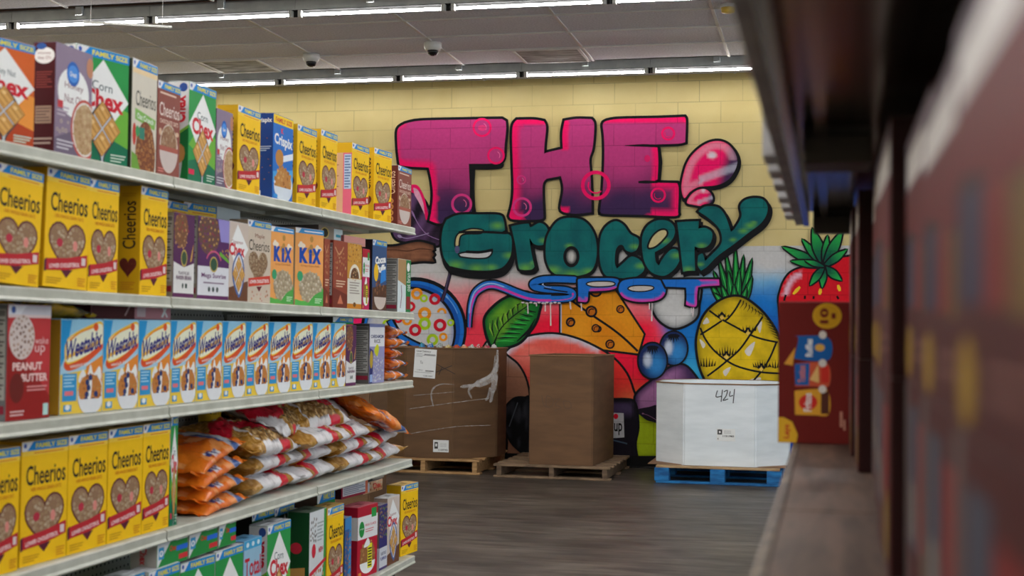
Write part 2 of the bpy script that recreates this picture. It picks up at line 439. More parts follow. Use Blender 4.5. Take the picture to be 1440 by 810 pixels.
def dup(root, loc=None, rz=None, scale=None):
    n = root.copy(); COL.objects.link(n)
    for ch in PARTS[root.name]:
        k = ch.copy(); COL.objects.link(k); k.parent = n
        for g in PARTS.get(ch.name, []):
            q = g.copy(); COL.objects.link(q); q.parent = k
    if loc is not None: n.location = loc
    if rz is not None: n.rotation_euler[2] = rz
    if scale is not None: n.scale = scale
    return n
PARTS = {}
def remember(root):
    PARTS[root.name] = kids(root)
    for k in PARTS[root.name]: PARTS[k.name] = kids(k)
    return root
proto = proto2 = None
ORD = ['leftmost', 'second', 'third', 'fourth', 'fifth', 'sixth', 'seventh', 'eighth', 'ninth', 'tenth', 'eleventh', 'twelfth', 'thirteenth']
# tube joints along X follow the ceiling bars (tube ends read off the photograph)
X0 = on(734, 107, 1, 12.66)[0]
for i, ry in enumerate(ROWS):
    xs = [X0+1.22*k for k in range(-5, 5)]
    if i == 1: xs = [x + (on(631, 13, 1, 9.91)[0]-X0) % 1.22 for x in xs]
    for j, x in enumerate(xs):
        if proto is None: o = proto = remember(strip_light())
        elif i == 2 and proto2 is None: o = proto2 = remember(strip_light(tube=M_tube2))
        else: o = dup(proto if i < 2 else proto2)
        o.location = (x, ry, CEIL-0.015)
        if i < 2:
            tag(o, f'{"wall-side" if i == 0 else "nearer"} row of strip lights, {ORD[j]} lamp counted from the left end', 'light', f'{"strip lights along the wall" if i == 0 else "strip lights in the nearer row"}')
        else:
            tag(o, 'fluorescent strip light in a ceiling row behind the viewer', 'light', 'strip lights behind the viewer')

# ------------------------------------------------------------------ the mural
mural = empty('mural', (-2.0, WALL_Y-0.002, 0.0))
tag(mural, 'big graffiti mural of fruit, cheese and bubble letters on the yellow block wall', 'mural')
def Rg(ox, oy, k): return lambda x, y: (ox+x/k, oy+y/k)
R1, R2, R3, R4 = Rg(540, 140, 4.763), Rg(820, 140, 4.763), Rg(540, 290, 4.763), Rg(800, 290, 4.763)
R5, R6, R7, R8, R9 = Rg(540, 440, 3.24), Rg(800, 440, 3.115), Rg(1080, 310, 5.786), Rg(940, 400, 5.588), Rg(840, 440, 5.588)
def pts(R, s):
    out = []
    for q in s.split():
        sharp = q.endswith('!'); a, b = q.rstrip('!').split(',')
        p = R(float(a), float(b)); out.append((*p, 1) if sharp else p)
    return out
_mor = np.array(mural.location)
def paint(name, art):
    me = art.mesh(name, lambda x, y, L: tuple(on(x, y, 1, WALL_Y-0.0015-LBASE[0]-L*1e-4)-_mor))
    LBASE[0] += art.L*1e-4
    me.materials.append(M_paint); return link(bpy.data.objects.new(name, me), mural)
LBASE = [0.0]
BK = c(16, 17, 22)
HOT = c(255, 12, 108); PINK = c(200, 62, 132); PURP = c(62, 38, 84)
WHT = c(206, 206, 208)
def n2(x, y, s=0.05): return noise.noise(Vector((x*s, y*s, 3.3)))

# sprayed ground of the mural: white-grey fog into red on the left, into blue on the right
a = Art()
def ground(x, y, d):
    x2, y2 = x+8*n2(x, y, .03), y+9*n2(x, y, .04)
    top = c(206, 205, 205)
    red = mix(c(246, 150, 158), c(250, 22, 62), sst(408, 460, y2+10*n2(x, y, .02)))
    if x2 < 562 and y2 > 430: red = c(250, 26, 110)
    elif x2 < 690: red = mix(red, c(244, 96, 112), 0.35)
    red = mix(red, c(250, 60, 40), sst(520, 560, y2))
    red = mix(red, c(240, 160, 70), sst(535, 575, y2)*sst(860, 890, x2))
    if x2 > 890: red = mix(red, c(250, 120, 140), sst(900, 950, x2)*0.6)
    blue = mix(c(120, 180, 220), c(22, 120, 205), sst(392, 425, y2))
    blue = mix(blue, c(20, 95, 200), sst(425, 470, y2)*sst(1000, 1070, x2))
    blue = mix(blue, c(60, 180, 225), sst(470, 530, y2)*(1-sst(975, 1010, x2)))
    s = sst(918, 945, x2 + 0.35*(470-y2)*(1 if y2 > 430 else 0))
    k = mix(red, blue, s)
    return mix(top, k, sst(384+10*n2(x, y, .02), 418, y2 + (14 if x2 > 985 else 0)))
a.fill(pts(lambda x, y: (x, y), '470,346! 600,344 760,347 900,345 1050,346 1240,345! 1240,672! 1100,664! 890,656! 560,656! 470,600!'), ground, 7.0)
paint('sprayed_ground', a)

def shape(a, P, col, w=4.0, step=None, outline=BK, n=5):
    """outline drawn as a slightly bigger black stroke under the filled shape"""
    Q = cr(P, True, n)
    a.stroke(Q, w*2, outline, True)
    a.fill(Q, col, step)
def ring(a, x, y, r, w, col, n=26, a0=0, a1=2*math.pi):
    a.stroke(ellp(x, y, r, r, n, a0, a1), w, col, abs(a1-a0-2*math.pi) < 1e-6)

# dark swirl and brown stick at the left
a = Art()
def swirl(x, y, d): return mix(c(30, 20, 36), c(104, 70, 116), sst(0.3, 0.85, 0.5+0.8*n2(x*0.6+y*0.4, x*0.2, .11)))
shape(a, pts(R3, '60,-20 130,-60 215,-90 270,-30 310,40 370,70 385,150 370,250 330,260 240,225 130,235 60,180'), swirl, 3.5, 4)
a.fill(cr(pts(R1, '175,570! 225,575 265,640 285,720 300,800 280,805! 262,730 235,650 180,620!')), HOT)
a.fill(cr(pts(R1, '195,590! 230,610 262,690 272,770! 240,700 205,640!')), c(240, 170, 200))
a.stroke(cr(pts(R3, '185,30 230,120 290,190 370,225'), False), [1, 2.4, 2.4, 1], c(158, 122, 176))
a.stroke(cr(pts(R3, '90,195 150,215 230,200 300,180'), False), [1, 4, 4, 1], c(168, 150, 190))
shape(a, pts(R3, '-120,262 0,270 80,268 180,245 250,240 330,262! 335,290! 322,300! 335,325! 322,345! 338,372! 260,368 160,378 60,385 -120,380'), lambda x, y, d: mix(c(84, 52, 36), c(158, 104, 76), sst(0, 5, d)*(0.75+0.5*n2(x*.3, y, .3))), 3.5, 4)
a.stroke(cr(pts(R3, '-60,300 60,292 160,300 240,285 320,292'), False), 1.6, c(92, 56, 40))
paint('brown_stick_picture', a)

# bowl of cereal loops
a = Art()
a.ell(582, 463, 74.5, 73.5, BK, 48); a.ell(582, 464, 70.5, 69, lambda_blue := c(24, 112, 205), 48)
a.fill(ellp(581, 465, 66, 65.5, 48), c(14, 84, 176)); a.ell(578, 466, 63.5, 63, BK, 48)
a.fill(ellp(576.5, 467, 61.5, 60.5, 48), lambda x, y, d: mix(c(150, 160, 196), WHT, sst(0, 7, d)), 7)
a.stroke(ellp(580, 464, 67.5, 66.5, 14, -0.95, -0.35), [0.5, 1.6, 3, 3, 3, 2, 1], c(110, 170, 230))
OR, LI, RE = c(240, 150, 28), c(170, 205, 30), c(206, 22, 44)
loops = [(R3(220, 587), 7.6, OR), (R3(267, 617), 5.2, LI), (R3(340, 623), 7.4, RE), (R3(176, 672), 6.6, RE), (R3(272, 720), 8.6, OR), (R3(272, 787), 8.2, LI), (R3(375, 797), 8.4, RE),
         (R3(446, 780), 4.6, LI), (R3(95, 752), 6, RE), (R3(155, 765), 6.4, OR), (R5(142, 78), 8, RE), (R5(221, 122), 7.6, LI), (R5(270, 110), 5.6, OR), (R3(30, 700), 7, OR), (R3(20, 790), 6, LI)]
for (x, y), r, k in loops: ring(a, x, y, r*0.8, r*0.58, k)
x, y = R3(387, 712); ring(a, x, y, 5, 3.4, OR, 18, math.pi, 2.1*math.pi)
a.stroke(cr(pts(R3, '452,385 440,460 410,570 385,640'), False), [8, 8.4, 6.8, 6.4, 5.6, 5.4], BK)
a.stroke(cr(pts(R3, '452,385 440,460 410,570 386,638'), False), [5, 5.4, 4.4, 4, 3.4, 3.2], c(62, 46, 78))
a.stroke(cr(pts(R3, '446,400 428,480 415,540'), False), [0.6, 1.6, 0.6], c(130, 118, 150))
a.stroke(cr(pts(lambda x, y: (x, y), '548,449 560,470 578,482 600,492'), False), 12, BK)
a.stroke(cr(pts(lambda x, y: (x, y), '548,451 560,470 578,482 600,492'), False), 6, c(24, 112, 205))
paint('cereal_bowl_picture', a)

# cheese and the round pink slice below it
a = Art()
CH = lambda x, y, d: mix(c(222, 128, 6), c(240, 160, 30), 0.5+0.7*n2(x, y, .03))
P = pts(lambda x, y: (x, y), '789,408! 862,404! 905,470! 897,497! 848,491! 789,478!')
a.stroke(P, 6, BK, True); a.fill([p[:2] for p in P], CH, 8)
a.stroke(pts(lambda x, y: (x, y), '789,408 789,478'), 1.6, c(180, 190, 220))
a.stroke(cr(pts(lambda x, y: (x, y), '796,417 828,440 859,461 878,476 897,494'), False), 3.2, BK)
for (x, y), r, wd in ((R4(180, 565), 8, 2.8), (R4(150, 705), 7, 3), (R4(345, 690), 5, 2), (R4(12, 775), 5.4, 2.6), (R5(850, 43), 5.4, 2.6), (R6(128, 70), 4, 2), (R6(180, 137), 5.6, 2.2), (R5(965, 70), 5, 2)):
    a.ell(x, y, r, r, c(196, 106, 10)); ring(a, x, y, r, wd, BK); ring(a, x+0.8, y+0.8, r*0.62, wd*0.6, BK, 16, 2.6, 5.4)
P = pts(lambda x, y: (x, y), '700,512 713,495 737,476 775,470 808,476 840,490 863,505 880,525 889,547 894,572 894,660! 700,660!')
a.stroke(cr(P), 6.5, BK, True)
def slice_(x, y, d):
    k = mix(c(240, 96, 84), c(248, 56, 50), sst(835, 865, x)); k = mix(k, c(246, 130, 80), sst(535, 575, y)*sst(850, 885, x))
    k = mix(k, c(250, 176, 160), 0.10+0.35*n2(x*.3, y*1.6, .06)) if x < 835 else k
    return mix(c(214, 206, 220), k, sst(1.5, 9, d)) if y < 500 and x < 845 else k
a.fill(cr(P), slice_, 6)
P = pts(lambda x, y: (x, y), '690,480 712,500 730,516 742,545 746,600 740,660! 680,660! 680,490!')
a.stroke(cr(P), 6, BK, True)
a.fill(cr(P), lambda x, y, d: mix(c(190, 182, 186), c(176, 122, 96), sst(500, 528, y+0.4*(735-x))), 6)
paint('cheese_picture', a)

# strong green leaf
a = Art()
P = pts(lambda x, y: (x, y), '683,448 690,437 705,424 722,416 740,412 758,424 757,437 753,451 745,464 731,480 713,487 694,487 687,476 683,460')
shape(a, P, lambda x, y, d: mix(c(10, 104, 40), c(40, 160, 50) if (x-694)*0.9 > (487-y)*0.78 else c(110, 170, 40), sst(0, 9, d)*(.6+.6*n2(x, y, .08))), 4, 4)
a.stroke(cr(pts(lambda x, y: (x, y), '694,486 703,464 720,446 745,428'), False), [4.4, 3.4, 2.6, 1.6], BK)
for i in range(7):
    t = i/6; bx, by = 697+40*t, 476-42*t
    a.stroke([(bx, by), (bx+12-2*t, by+3+5*t-4), (bx+30-13*t, by-1+6*t)], [0.6, 2.2, 1.0], BK)
    a.stroke([(bx, by+4), (bx+12-2*t, by+7+5*t-4), (bx+26-13*t, by+4+5*t)], [0.4, 1.6, .4], c(60, 190, 80))
    a.stroke([(bx-2, by-2), (bx-5+3*t, by-14+2*t), (bx-4+6*t, by-26+14*t)], [0.6, 2.0, 0.8], BK)
    a.stroke([(bx-4, by-4), (bx-8+3*t, by-14+2*t), (bx-8+6*t, by-22+14*t)], [0.4, 1.6, 0.4], c(150, 196, 60))
a.stroke(pts(R5, '605,130 660,80 690,25'), [1.2, 4, 1], BK)
paint('leaf_picture', a)

# garlic-white bulb, pineapple, blueberries, plum
a = Art()
shape(a, pts(lambda x, y: (x, y), '918,398 916,426 924,446 938,458 951,461 966,456 979,446 982,430 980,398'), lambda x, y, d: mix(c(120, 122, 126), c(208, 208, 208), sst(0, 12, d)*0.55+0.45*sst(1, 4, d)*(1-sst(968, 982, x))), 3.4, 4)
paint('white_bulb_picture', a)
a = Art()
GL = c(14, 142, 58)
leaves = [(1020, 424, 1003, 380, 7), (1026, 424, 1010, 362, 7), (1032, 424, 1020, 352, 7), (1036, 424, 1034, 345, 7), (1040, 424, 1046, 357, 7), (1044, 424, 1058, 362, 8), (1046, 426, 1058, 388, 8), (1014, 426, 998, 396, 6), (1018, 428, 1004, 412, 6), (1042, 430, 1050, 404, 7), (1030, 428, 1024, 380, 8), (1036, 430, 1040, 378, 8), (1026, 432, 1014, 400, 7), (1034, 434, 1032, 400, 9)]
for x0, y0, x1, y1, wd in leaves:
    dx, dy = x1-x0, y1-y0; L = math.hypot(dx, dy); nx, ny = -dy/L*wd*0.5, dx/L*wd*0.5
    Q = cr([(x0-nx*.6, y0-ny*.6), (x0+dx*.45-nx, y0+dy*.45-ny), (x1, y1, 1), (x0+dx*.45+nx, y0+dy*.45+ny), (x0+nx*.6, y0+ny*.6)], True, 4)
    a.stroke(Q, 4.2, BK, True); a.fill(Q, mix(GL, c(12, 90, 50), abs(math.sin(x1*7))*.6))
    a.stroke([(x0+dx*.2, y0+dy*.2), (x0+dx*.55, y0+dy*.55), (x0+dx*.85, y0+dy*.85)], [0.5, 1.6, 0.3], c(70, 196, 90))
P = pts(R8, '225,480 235,380 270,270 330,190 420,125 510,98 590,110 680,170 760,250 840,370 890,500 900,640 870,760 760,880 640,930 450,930 360,830 290,740 245,620')
shape(a, P, lambda x, y, d: mix(c(150, 128, 8), c(226, 190, 22), sst(0, 10, d)*(0.8+0.5*n2(x, y, .07))), 3.6, 5)
for q in ('300,260 320,300 270,310', '245,430 290,470 270,500', '600,520 680,450 640,560', '430,680 490,650 450,720', '700,330 735,290 720,380', '590,770 720,730 700,790'):
    a.fill(cr(pts(R8, q)), c(214, 206, 196))
for q in ('320,205 420,275 520,330 640,395 740,430 860,455', '570,120 520,205 460,275 430,285', '250,395 330,345 420,285', '250,340 290,430 360,520 460,600 560,650 720,688 880,700',
          '740,255 690,330 640,400 560,510 460,600 380,665 305,720', '850,450 800,570 740,670 660,765 600,830'):
    a.stroke(cr(pts(R8, q), False), 2.7, BK)
def spikes(x0, y0, n, wd, h, up=1):
    for i in range(n):
        t = i/(n-1)-0.5; bx, by = R8(x0+wd*t, y0-abs(t)*18*up)
        a.fill([(bx-1.5, by), (bx+1.5, by), (bx+t*5, by-up*h*(1-1.1*abs(t))-1)], c(42, 36, 10))
for q in ((455, 560, 8, 130, 15), (625, 375, 6, 110, 10), (730, 660, 8, 110, 12), (300, 650, 7, 120, 15), (420, 262, 5, 90, 7), (840, 660, 5, 70, 12)): spikes(*q)
for i in range(7):
    x0, y0 = R8(590+22*i, 128+16*i); x1, y1 = R8(600+30*i-40, 190+12*i)
    a.stroke([(x0, y0), ((x0+x1)/2+2, (y0+y1)/2-1), (x1, y1)], [1.8, 1.4, 0.3], c(46, 40, 12))
for i in range(7):
    x0, y0 = R8(745+12*i, 275+24*i); x1, y1 = R8(745+4*i, 300+22*i)
    a.stroke([(x0+1, y0-2), (x0+8, y0+1), (x0+14, y0+5)], [0.3, 1.4, 1.8], c(46, 40, 12))
for x0, y0 in ((455, 560), (625, 372), (730, 655), (420, 250)):
    a.stroke(pts(R8, f'{x0-28},{y0+5} {x0},{y0-28} {x0+28},{y0+5}'), 2.6, BK); a.fill(pts(R8, f'{x0-18},{y0+12} {x0},{y0-10} {x0+18},{y0+12} {x0},{y0+30}'), c(232, 196, 90))
paint('pineapple_picture', a)
a = Art()
shape(a, pts(R9, '300,700 310,640 370,580 480,500 560,440 640,410 700,425 760,490 800,560 830,700 800,830! 330,830!'), lambda x, y, d: mix(c(60, 36, 78), c(176, 118, 170), sst(0, 9, d)*(1-sst(935, 975, x))), 3.2, 5)
a.fill(cr(pts(R6, '300,425 350,412 390,410 390,500! 350,485 315,455')), c(30, 22, 38))
a.stroke(cr(pts(R6, '320,440 350,450 385,470'), False), [0.6, 2.4, 0.6], c(160, 110, 150))
for (x, y), rx, ry in ((R9(600, 278), 18.5, 23), (R9(434, 376), 19.5, 24.5)):
    def berry(px, py, d, x=x, y=y): 
        t = math.hypot((px-x-5)/22, (py-y-6)/27); k = mix(c(48, 132, 200), c(22, 40, 92), sst(0.15, 0.95, t))
        q = math.hypot((px-x+7)/8, (py-y+1)/14); return mix(c(196, 206, 222), k, sst(0.35, 1.0, q) if px < x else 1)
    a.ell(x, y, rx+2.6, ry+2.6, BK, 36); a.fill(ellp(x, y, rx, ry, 36), berry, 3.2)
    for k in range(5):
        t = -0.9+0.45*k; a.fill([(x-3+2.4*k-4, y-ry*.78), (x+1+2.4*k-4, y-ry*.78), (x+7*math.sin(t*1.6), y-ry*.3-4*abs(t))], c(10, 12, 22))
    a.ell(x, y-ry*.76, 8.5, 2.8, c(12, 14, 26))
paint('blueberries_picture', a)

# soda bottle, dark bottles at the floor, lime shape
a = Art()
a.fill(cr(pts(R6, '285,450 300,440 340,470 400,500 400,630! 300,630 285,560')), lambda x, y, d: mix(c(140, 160, 10), c(188, 214, 30), sst(0, 8, d)), 5)
shape(a, pts(lambda x, y: (x, y), '850,563! 880,562 893,568 897,600 893,625 897,650! 845,652!'), lambda x, y, d: mix(c(24, 18, 30), c(78, 62, 98), sst(2, 9, d)*(1-sst(575, 590, y))), 2.6, 5)
a.fill(cr(pts(lambda x, y: (x, y), '852,580! 877,581! 878,615! 850,617!')), c(200, 200, 204))
a.ell(866, 585.5, 3.4, 3.8, c(226, 20, 50)); a.rect(851, 588, 859, 609, c(222, 20, 46))
a.text('up', 863.5, 612, 875, 595, c(12, 12, 14), 0.02)
a.stroke(cr(pts(lambda x, y: (x, y), '845,616 862,619 882,624'), False), 2, c(70, 90, 110))
for q in ('694,562 703,556 708,570 706,600 712,622 708,650! 686,650! 688,600', '708,580 722,562 738,560 745,566 745,640 735,636 720,622 710,600'):
    shape(a, pts(lambda x, y: (x, y), q), lambda x, y, d: mix(c(14, 14, 18), c(56, 58, 66), sst(0.45, 0.9, 0.5+0.7*n2(x*1.2, y*.35, .12))), 2.6, 4)
a.stroke(pts(lambda x, y: (x, y), '716,600 728,566'), 1.6, c(88, 92, 100)); ring(a, 699, 617, 3.5, 1.6, c(90, 90, 96))
a.rect(690, 641, 930, 656, c(14, 13, 15))
paint('bottles_picture', a)

# strawberry
a = Art()
def berry(x, y, d):
    q = math.hypot((x-1118)/34, (y-400)/40); k = mix(c(214, 14, 34), c(150, 10, 30), sst(420, 470, y))
    return mix(k, c(234, 190, 210), sst(3, 7, d)*(1-sst(8, 15, d)) if (x < 1128 and y < 415) else 0)
shape(a, pts(lambda x, y: (x, y), '1096,430 1098,408 1106,390 1118,380 1140,374 1165,366 1200,360! 1235,380 1235,470 1180,500 1110,480'), berry, 3, 4)
for x0, y0, x1, y1 in ((205, 600, 260, 540), (420, 605, 428, 555), (585, 575, 570, 525)):
    a.stroke([R7(x0, y0), R7((x0+x1)/2, (y0+y1)/2), R7(x1, y1)], [3, 5.2, 3], c(244, 196, 40))
for x0, y0, x1, y1 in ((130, 655, 145, 605), (300, 640, 300, 612), (370, 640, 372, 615), (575, 640, 560, 615)): a.stroke([R7(x0, y0), R7(x1, y1)], 3, c(30, 6, 10))
for x1, y1, wd in ((110, 212, 64), (180, 330, 50), (275, 150, 56), (360, 60, 84), (485, 118, 52), (610, 75, 76), (645, 235, 56), (600, 490, 60), (440, 550, 50), (340, 530, 52), (300, 325, 36)):
    x0, y0 = R7(455, 375); x1, y1 = R7(x1, y1); dx, dy = x1-x0, y1-y0; L = math.hypot(dx, dy); nx, ny = -dy/L*wd/11.6, dx/L*wd/11.6
    Q = cr([(x0, y0), (x0+dx*.5-nx, y0+dy*.5-ny), (x1, y1, 1), (x0+dx*.5+nx, y0+dy*.5+ny)], True, 5)
    a.stroke(Q, 5, BK, True); a.fill(Q, lambda x, y, d: mix(c(6, 84, 66), c(36, 168, 76), sst(0.2, 0.9, math.hypot(x-x0, y-y0)/L)), 3.5)
paint('strawberry_picture', a)

# the three words
def grad(x, y, d):
    k = mix(PINK, PURP, sst(228, 292, y+16*n2(x, y, .03)))
    return k
def letter(a, s, R, hot, shadow=None):
    P = pts(R, s); Q = cr(P, True, 4)
    if shadow: a.stroke([(x+shadow[0], y+shadow[1]) for x, y in Q], 6.5, BK, True); a.fill([(x+shadow[0], y+shadow[1]) for x, y in Q], BK)
    a.stroke(Q, 7.6, BK, True)
    X0 = min(p[0] for p in Q)
    def f(x, y, d):
        k = grad(x, y, d); h = max(hot(x, y)-0.12*d, 0)
        return mix(k, HOT, min(1, h))
    a.fill(Q, f, 4.0)
a = Art()
letter(a, '92,200 140,162! 240,142 500,135 790,130! 815,145! 818,200 808,300 800,395 770,425! 690,430! 568,430! 572,520 580,650 600,790 520,800 380,830 305,810! 318,740 328,640 318,540 300,455! 190,450! 105,440! 98,390 90,300', R1, lambda x, y: (1.5 if y > 225 and x < 616 else 0.7 if x < 570 else 0.0)*1.0, None)
a.fill(cr(pts(R1, '578,460! 612,470! 606,600 615,765! 592,765! 575,640')), BK)
a.fill(cr(pts(R1, '575,440! 760,440! 800,420 790,460 700,470 575,468!')), BK)
letter(a, '865,170 890,136! 1000,134 1070,145! 1085,185 1075,300 1072,362! 1110,350 1198,330! 1195,225 1210,142! 1290,130 1390,132! 1408,170 1398,320 1375,400 1382,500 1388,640 1390,755! 1285,765 1205,755! 1182,725 1202,600 1185,512! 1090,530! 1062,580 1068,780! 1045,803 870,803 838,780! 858,700 868,600 862,400 858,250', R1, lambda x, y: 1.6 if (x < 735 or (789 < x < 800 and y < 212) or (y < 175 and x < 775) or (y > 288 and x < 735) or (y > 290 and 785 < x < 800)) else 0)
letter(a, '132,165 160,142! 240,130 500,124 680,117! 688,145 684,285! 640,295 500,300 300,310 400,316 498,320! 504,420 498,535! 480,545 500,556 630,560! 640,600 636,755! 615,780 400,772 150,766 118,755! 115,735 132,600 142,400 140,250', R2, lambda x, y: 1.5 if (y < 172 or (x > 916 and y > 205) or (x > 940 and y > 255) or y > 303 and x > 925) else 0)
a.stroke(pts(R2, '280,308 400,306 515,312'), [1, 3.4, 4], BK); a.stroke(pts(R2, '370,553 420,552 500,552'), [3, 4.4, 3], BK)
a.stroke(pts(R2, '510,320 520,420 512,540'), [4, 5, 4], BK)
for x, y, r, wd in ((657, 187, 57, 14), (750, 375, 52, 14), (920, 538, 27, 10), (520, 700, 62, 17), (925, 720, 58, 16)):
    x, y = R1(x, y); ring(a, x, y, r/4.763, wd/4.763, HOT if y < 240 else c(226, 60, 140)); ring(a, x, y, r/4.763*.5, 1.0, c(240, 120, 170), 14, -1.2, 0.6)
for x, y, r, wd in ((85, 575, 88, 24), (570, 228, 40, 15), (503, 640, 45, 14)):
    x, y = R2(x, y); ring(a, x, y, r/4.763, wd/4.763, HOT); ring(a, x, y, r/4.763*.58, 2.0 if r > 80 else 1, HOT, 16, 0.8, 3.6)
x, y = R2(430, 395); a.ell(x, y, 4.2, 5, c(232, 30, 110))
x, y = R1(657, 190); a.ell(x, y, 6, 4, c(235, 60, 130))
for q, S in (('660,560 662,620 680,660 720,615 790,585 900,572 980,530 1030,440 1022,365 970,300 900,277 820,298 740,360 690,440', 1), ('695,690 725,635 775,603 825,603 862,640 862,685 800,712 740,705', .5)):
    P = pts(R2, q); Q = cr(P, True, 5)
    if S == 1: a.stroke([(x+1.5, y+2.5) for x, y in Q], 8, BK, True)
    a.stroke(Q, 7, BK, True)
    cxx = sum(p[0] for p in Q)/len(Q); cyy = sum(p[1] for p in Q)/len(Q)
    def drop(x, y, d, cxx=cxx, cyy=cyy, S=S):
        u, v = (x-cxx)/S, (y-cyy)/S
        k = mix(HOT, c(70, 40, 84), sst(14, 32, u+0.3*v)); k = mix(k, c(236, 180, 200), (1-sst(2, 8, abs(d/S-6)))*(1 if u < -4 or v < -14 else 0)*.5)
        k = mix(k, c(200, 200, 220), (1-sst(3, 8, abs(v-10+0.35*u)))*(1 if u > -10 else 0)*.6)
        return mix(k, c(230, 210, 222), 1-sst(4, 9, math.hypot(u-8, (v+21)*1.4)))
    a.fill(Q, drop, 3.0)
paint('lettering', a)

TEAL = c(10, 112, 110); LIME = c(120, 190, 60)
def teal(x, y, d, lo=None): return TEAL
def gletter(a, R, s, spots=(), holes=(), sh=(3.5, 5), holecol=WHT):
    P = pts(R, s); Q = cr(P, True, 5)
    a.stroke([(x+sh[0], y+sh[1]) for x, y in Q], 6, BK, True); a.fill([(x+sh[0], y+sh[1]) for x, y in Q], BK)
    a.stroke(Q, 7, BK, True)
    S = [(*R(u, v), r) for u, v, r in spots]
    def f(x, y, d):
        k = mix(c(8, 92, 96), TEAL, 0.5+n2(x, y, .05))
        for sx, sy, r in S: k = mix(c(112, 182, 66), k, max(sst(-0.35*r, 1.15*r, math.hypot((x-sx)*.8, (y-sy)*1.5)), 0.0))
        return k
    a.fill(Q, f, 2.5)
    for h in holes:
        hh = cr(pts(R, h), True, 5); a.stroke(hh, 5.5, BK, True); a.fill(hh, holecol)
a = Art()
gletter(a, R3, '395,150 420,90! 500,58 640,55 770,58 800,90 810,160! 780,172 690,172 800,182! 850,200 855,280 840,350 790,410 700,430 560,425 440,400! 400,340 385,240', ((760, 130, 11), (840, 330, 10), (480, 395, 14), (620, 418, 14), (720, 410, 10)),
        (), (2, 9))
for s, k in (('480,262 488,205 520,175 590,155 660,162! 640,178 555,180 512,195 500,235 497,262', c(206, 192, 140)), ('505,322! 560,312 640,318 722,292! 712,322 680,342 600,344 515,334!', WHT)):
    h = cr(pts(R3, s), True, 5); a.stroke(h, 4.5, BK, True); a.fill(h, k)
a.stroke(cr(pts(R3, '500,175 650,172 820,180'), False), 3.4, BK); a.stroke(cr(pts(R3, '548,305 640,308 722,294'), False), 4, BK)
a.ell(*R3(490, 290), 3.4, 5.5, c(86, 88, 130))
gletter(a, R3, '852,135! 910,122 968,116! 985,140 1040,112 1085,135 1102,190 1085,245 1045,262 1000,250 975,215 985,300 1008,405! 985,425 920,425 900,400 880,260', ((1070, 230, 8), (950, 415, 14), (1000, 380, 6)), (), (3.5, 4))
gletter(a, R3, '1085,250 1110,170 1170,95 1255,78 1340,98 1400,170 1425,270 1415,380 1370,445 1255,470 1140,450 1090,370', ((1130, 430, 14), (1255, 462, 16), (1370, 440, 12), (1240, 265, 7)), (), (1, 2))
x, y = R3(1255, 338); a.ell(x, y, 11.5, 15, BK); a.fill(ellp(x, y, 7.5, 10.5), lambda x, y, d: mix(c(60, 60, 60), c(210, 208, 205), sst(0, 6, d)), 2.5)
gletter(a, R4, '205,300 215,200 250,135 310,100 365,125 410,185 462,215 468,255 450,295 415,308 380,292 362,262 335,262 312,300 308,380 322,418! 365,380 415,338 465,352 502,395 495,440 430,478 330,480 250,465 215,400', ((440, 270, 8), (480, 400, 9)), (), (2.5, 4))
gletter(a, R4, '490,220 520,140 580,98 650,95 698,125 710,175 690,225 640,270 575,308! 582,370 602,398! 640,335 690,288 735,300 745,345 715,410 655,460 600,462 540,430 500,350', ((640, 230, 9), (720, 330, 9)), ('535,272 560,210 605,168 645,162 652,190 610,240 570,270',), (2.5, 3), c(206, 192, 140))
gletter(a, R4, '725,108! 800,102 870,100! 868,150! 915,145 958,175 955,230 925,270 880,280 842,270! 842,330 845,432! 800,432 765,440! 752,330 740,220', ((890, 265, 8), (800, 425, 9)), (), (3, 4))
gletter(a, R4, '868,35! 905,5 960,0 1010,15 1050,70 1085,172! 1110,150 1155,70 1148,0 1180,-40 1240,-55 1300,-45 1330,0 1322,60 1280,120 1200,180 1100,258 1000,330 925,405 885,432! 862,395 866,330! 895,318 912,368! 960,320 1015,260 1025,205 1000,140 930,75', ((1215, 130, 9), (1170, 165, 8), (1100, 225, 6), (1240, 110, 5), (880, 390, 6)), (), (4, 5))
paint('lettering', a)

a = Art()
SP = c(26, 112, 206); MAG = c(214, 60, 170)
def sp_stroke(s, R, w, wo=5):
    Q = cr(pts(R, s), False, 6)
    a.stroke(Q, [w_+wo for w_ in w] if isinstance(w, list) else w+wo, BK); a.L -= 0
    a.stroke(Q, w, SP)
    k = 0.26
    wq = w if not isinstance(w, list) else None
    return Q
tail = '571,812 574,730 585,650 612,580 670,535 730,525 800,545 880,578 960,605 1050,618 1170,615 1240,600'
Q = cr(pts(R3, tail), False, 6); nq = len(Q); ww = [4+6.5*min(1, i/(nq*.35)) for i in range(nq)]
a.stroke(Q, [x+5 for x in ww], BK); a.stroke(Q, ww, SP)
a.stroke([(x+.6, y+2.6) for x, y in Q], [x*.32 for x in ww], MAG); a.stroke([(x-.6, y-1.5) for x, y in Q[6:40]], [0.4]+[2.0]*30+[.4], c(150, 190, 236))
Q = cr(pts(R3, '1275,492! 1160,488 1060,492 1000,515 1010,540 1090,556 1200,560 1255,575 1265,600 1225,618 1120,622'), False, 6)
a.stroke(Q, 13.5, BK); a.ell(*Q[0], 5.5, 6.7, BK); a.stroke(Q, 8.6, SP); a.ell(*Q[0], 4.0, 4.3, SP)
a.stroke(cr(pts(R3, '1070,548 1160,565 1230,575'), False), 2.0, BK)
a.stroke(cr(pts(R3, '1265,580 1258,612 1190,628 1080,632'), False), [1, 3, 3, 1], MAG); a.stroke(cr(pts(R3, '1060,520 1085,540 1120,545'), False), [1, 3, .5], c(190, 205, 232))
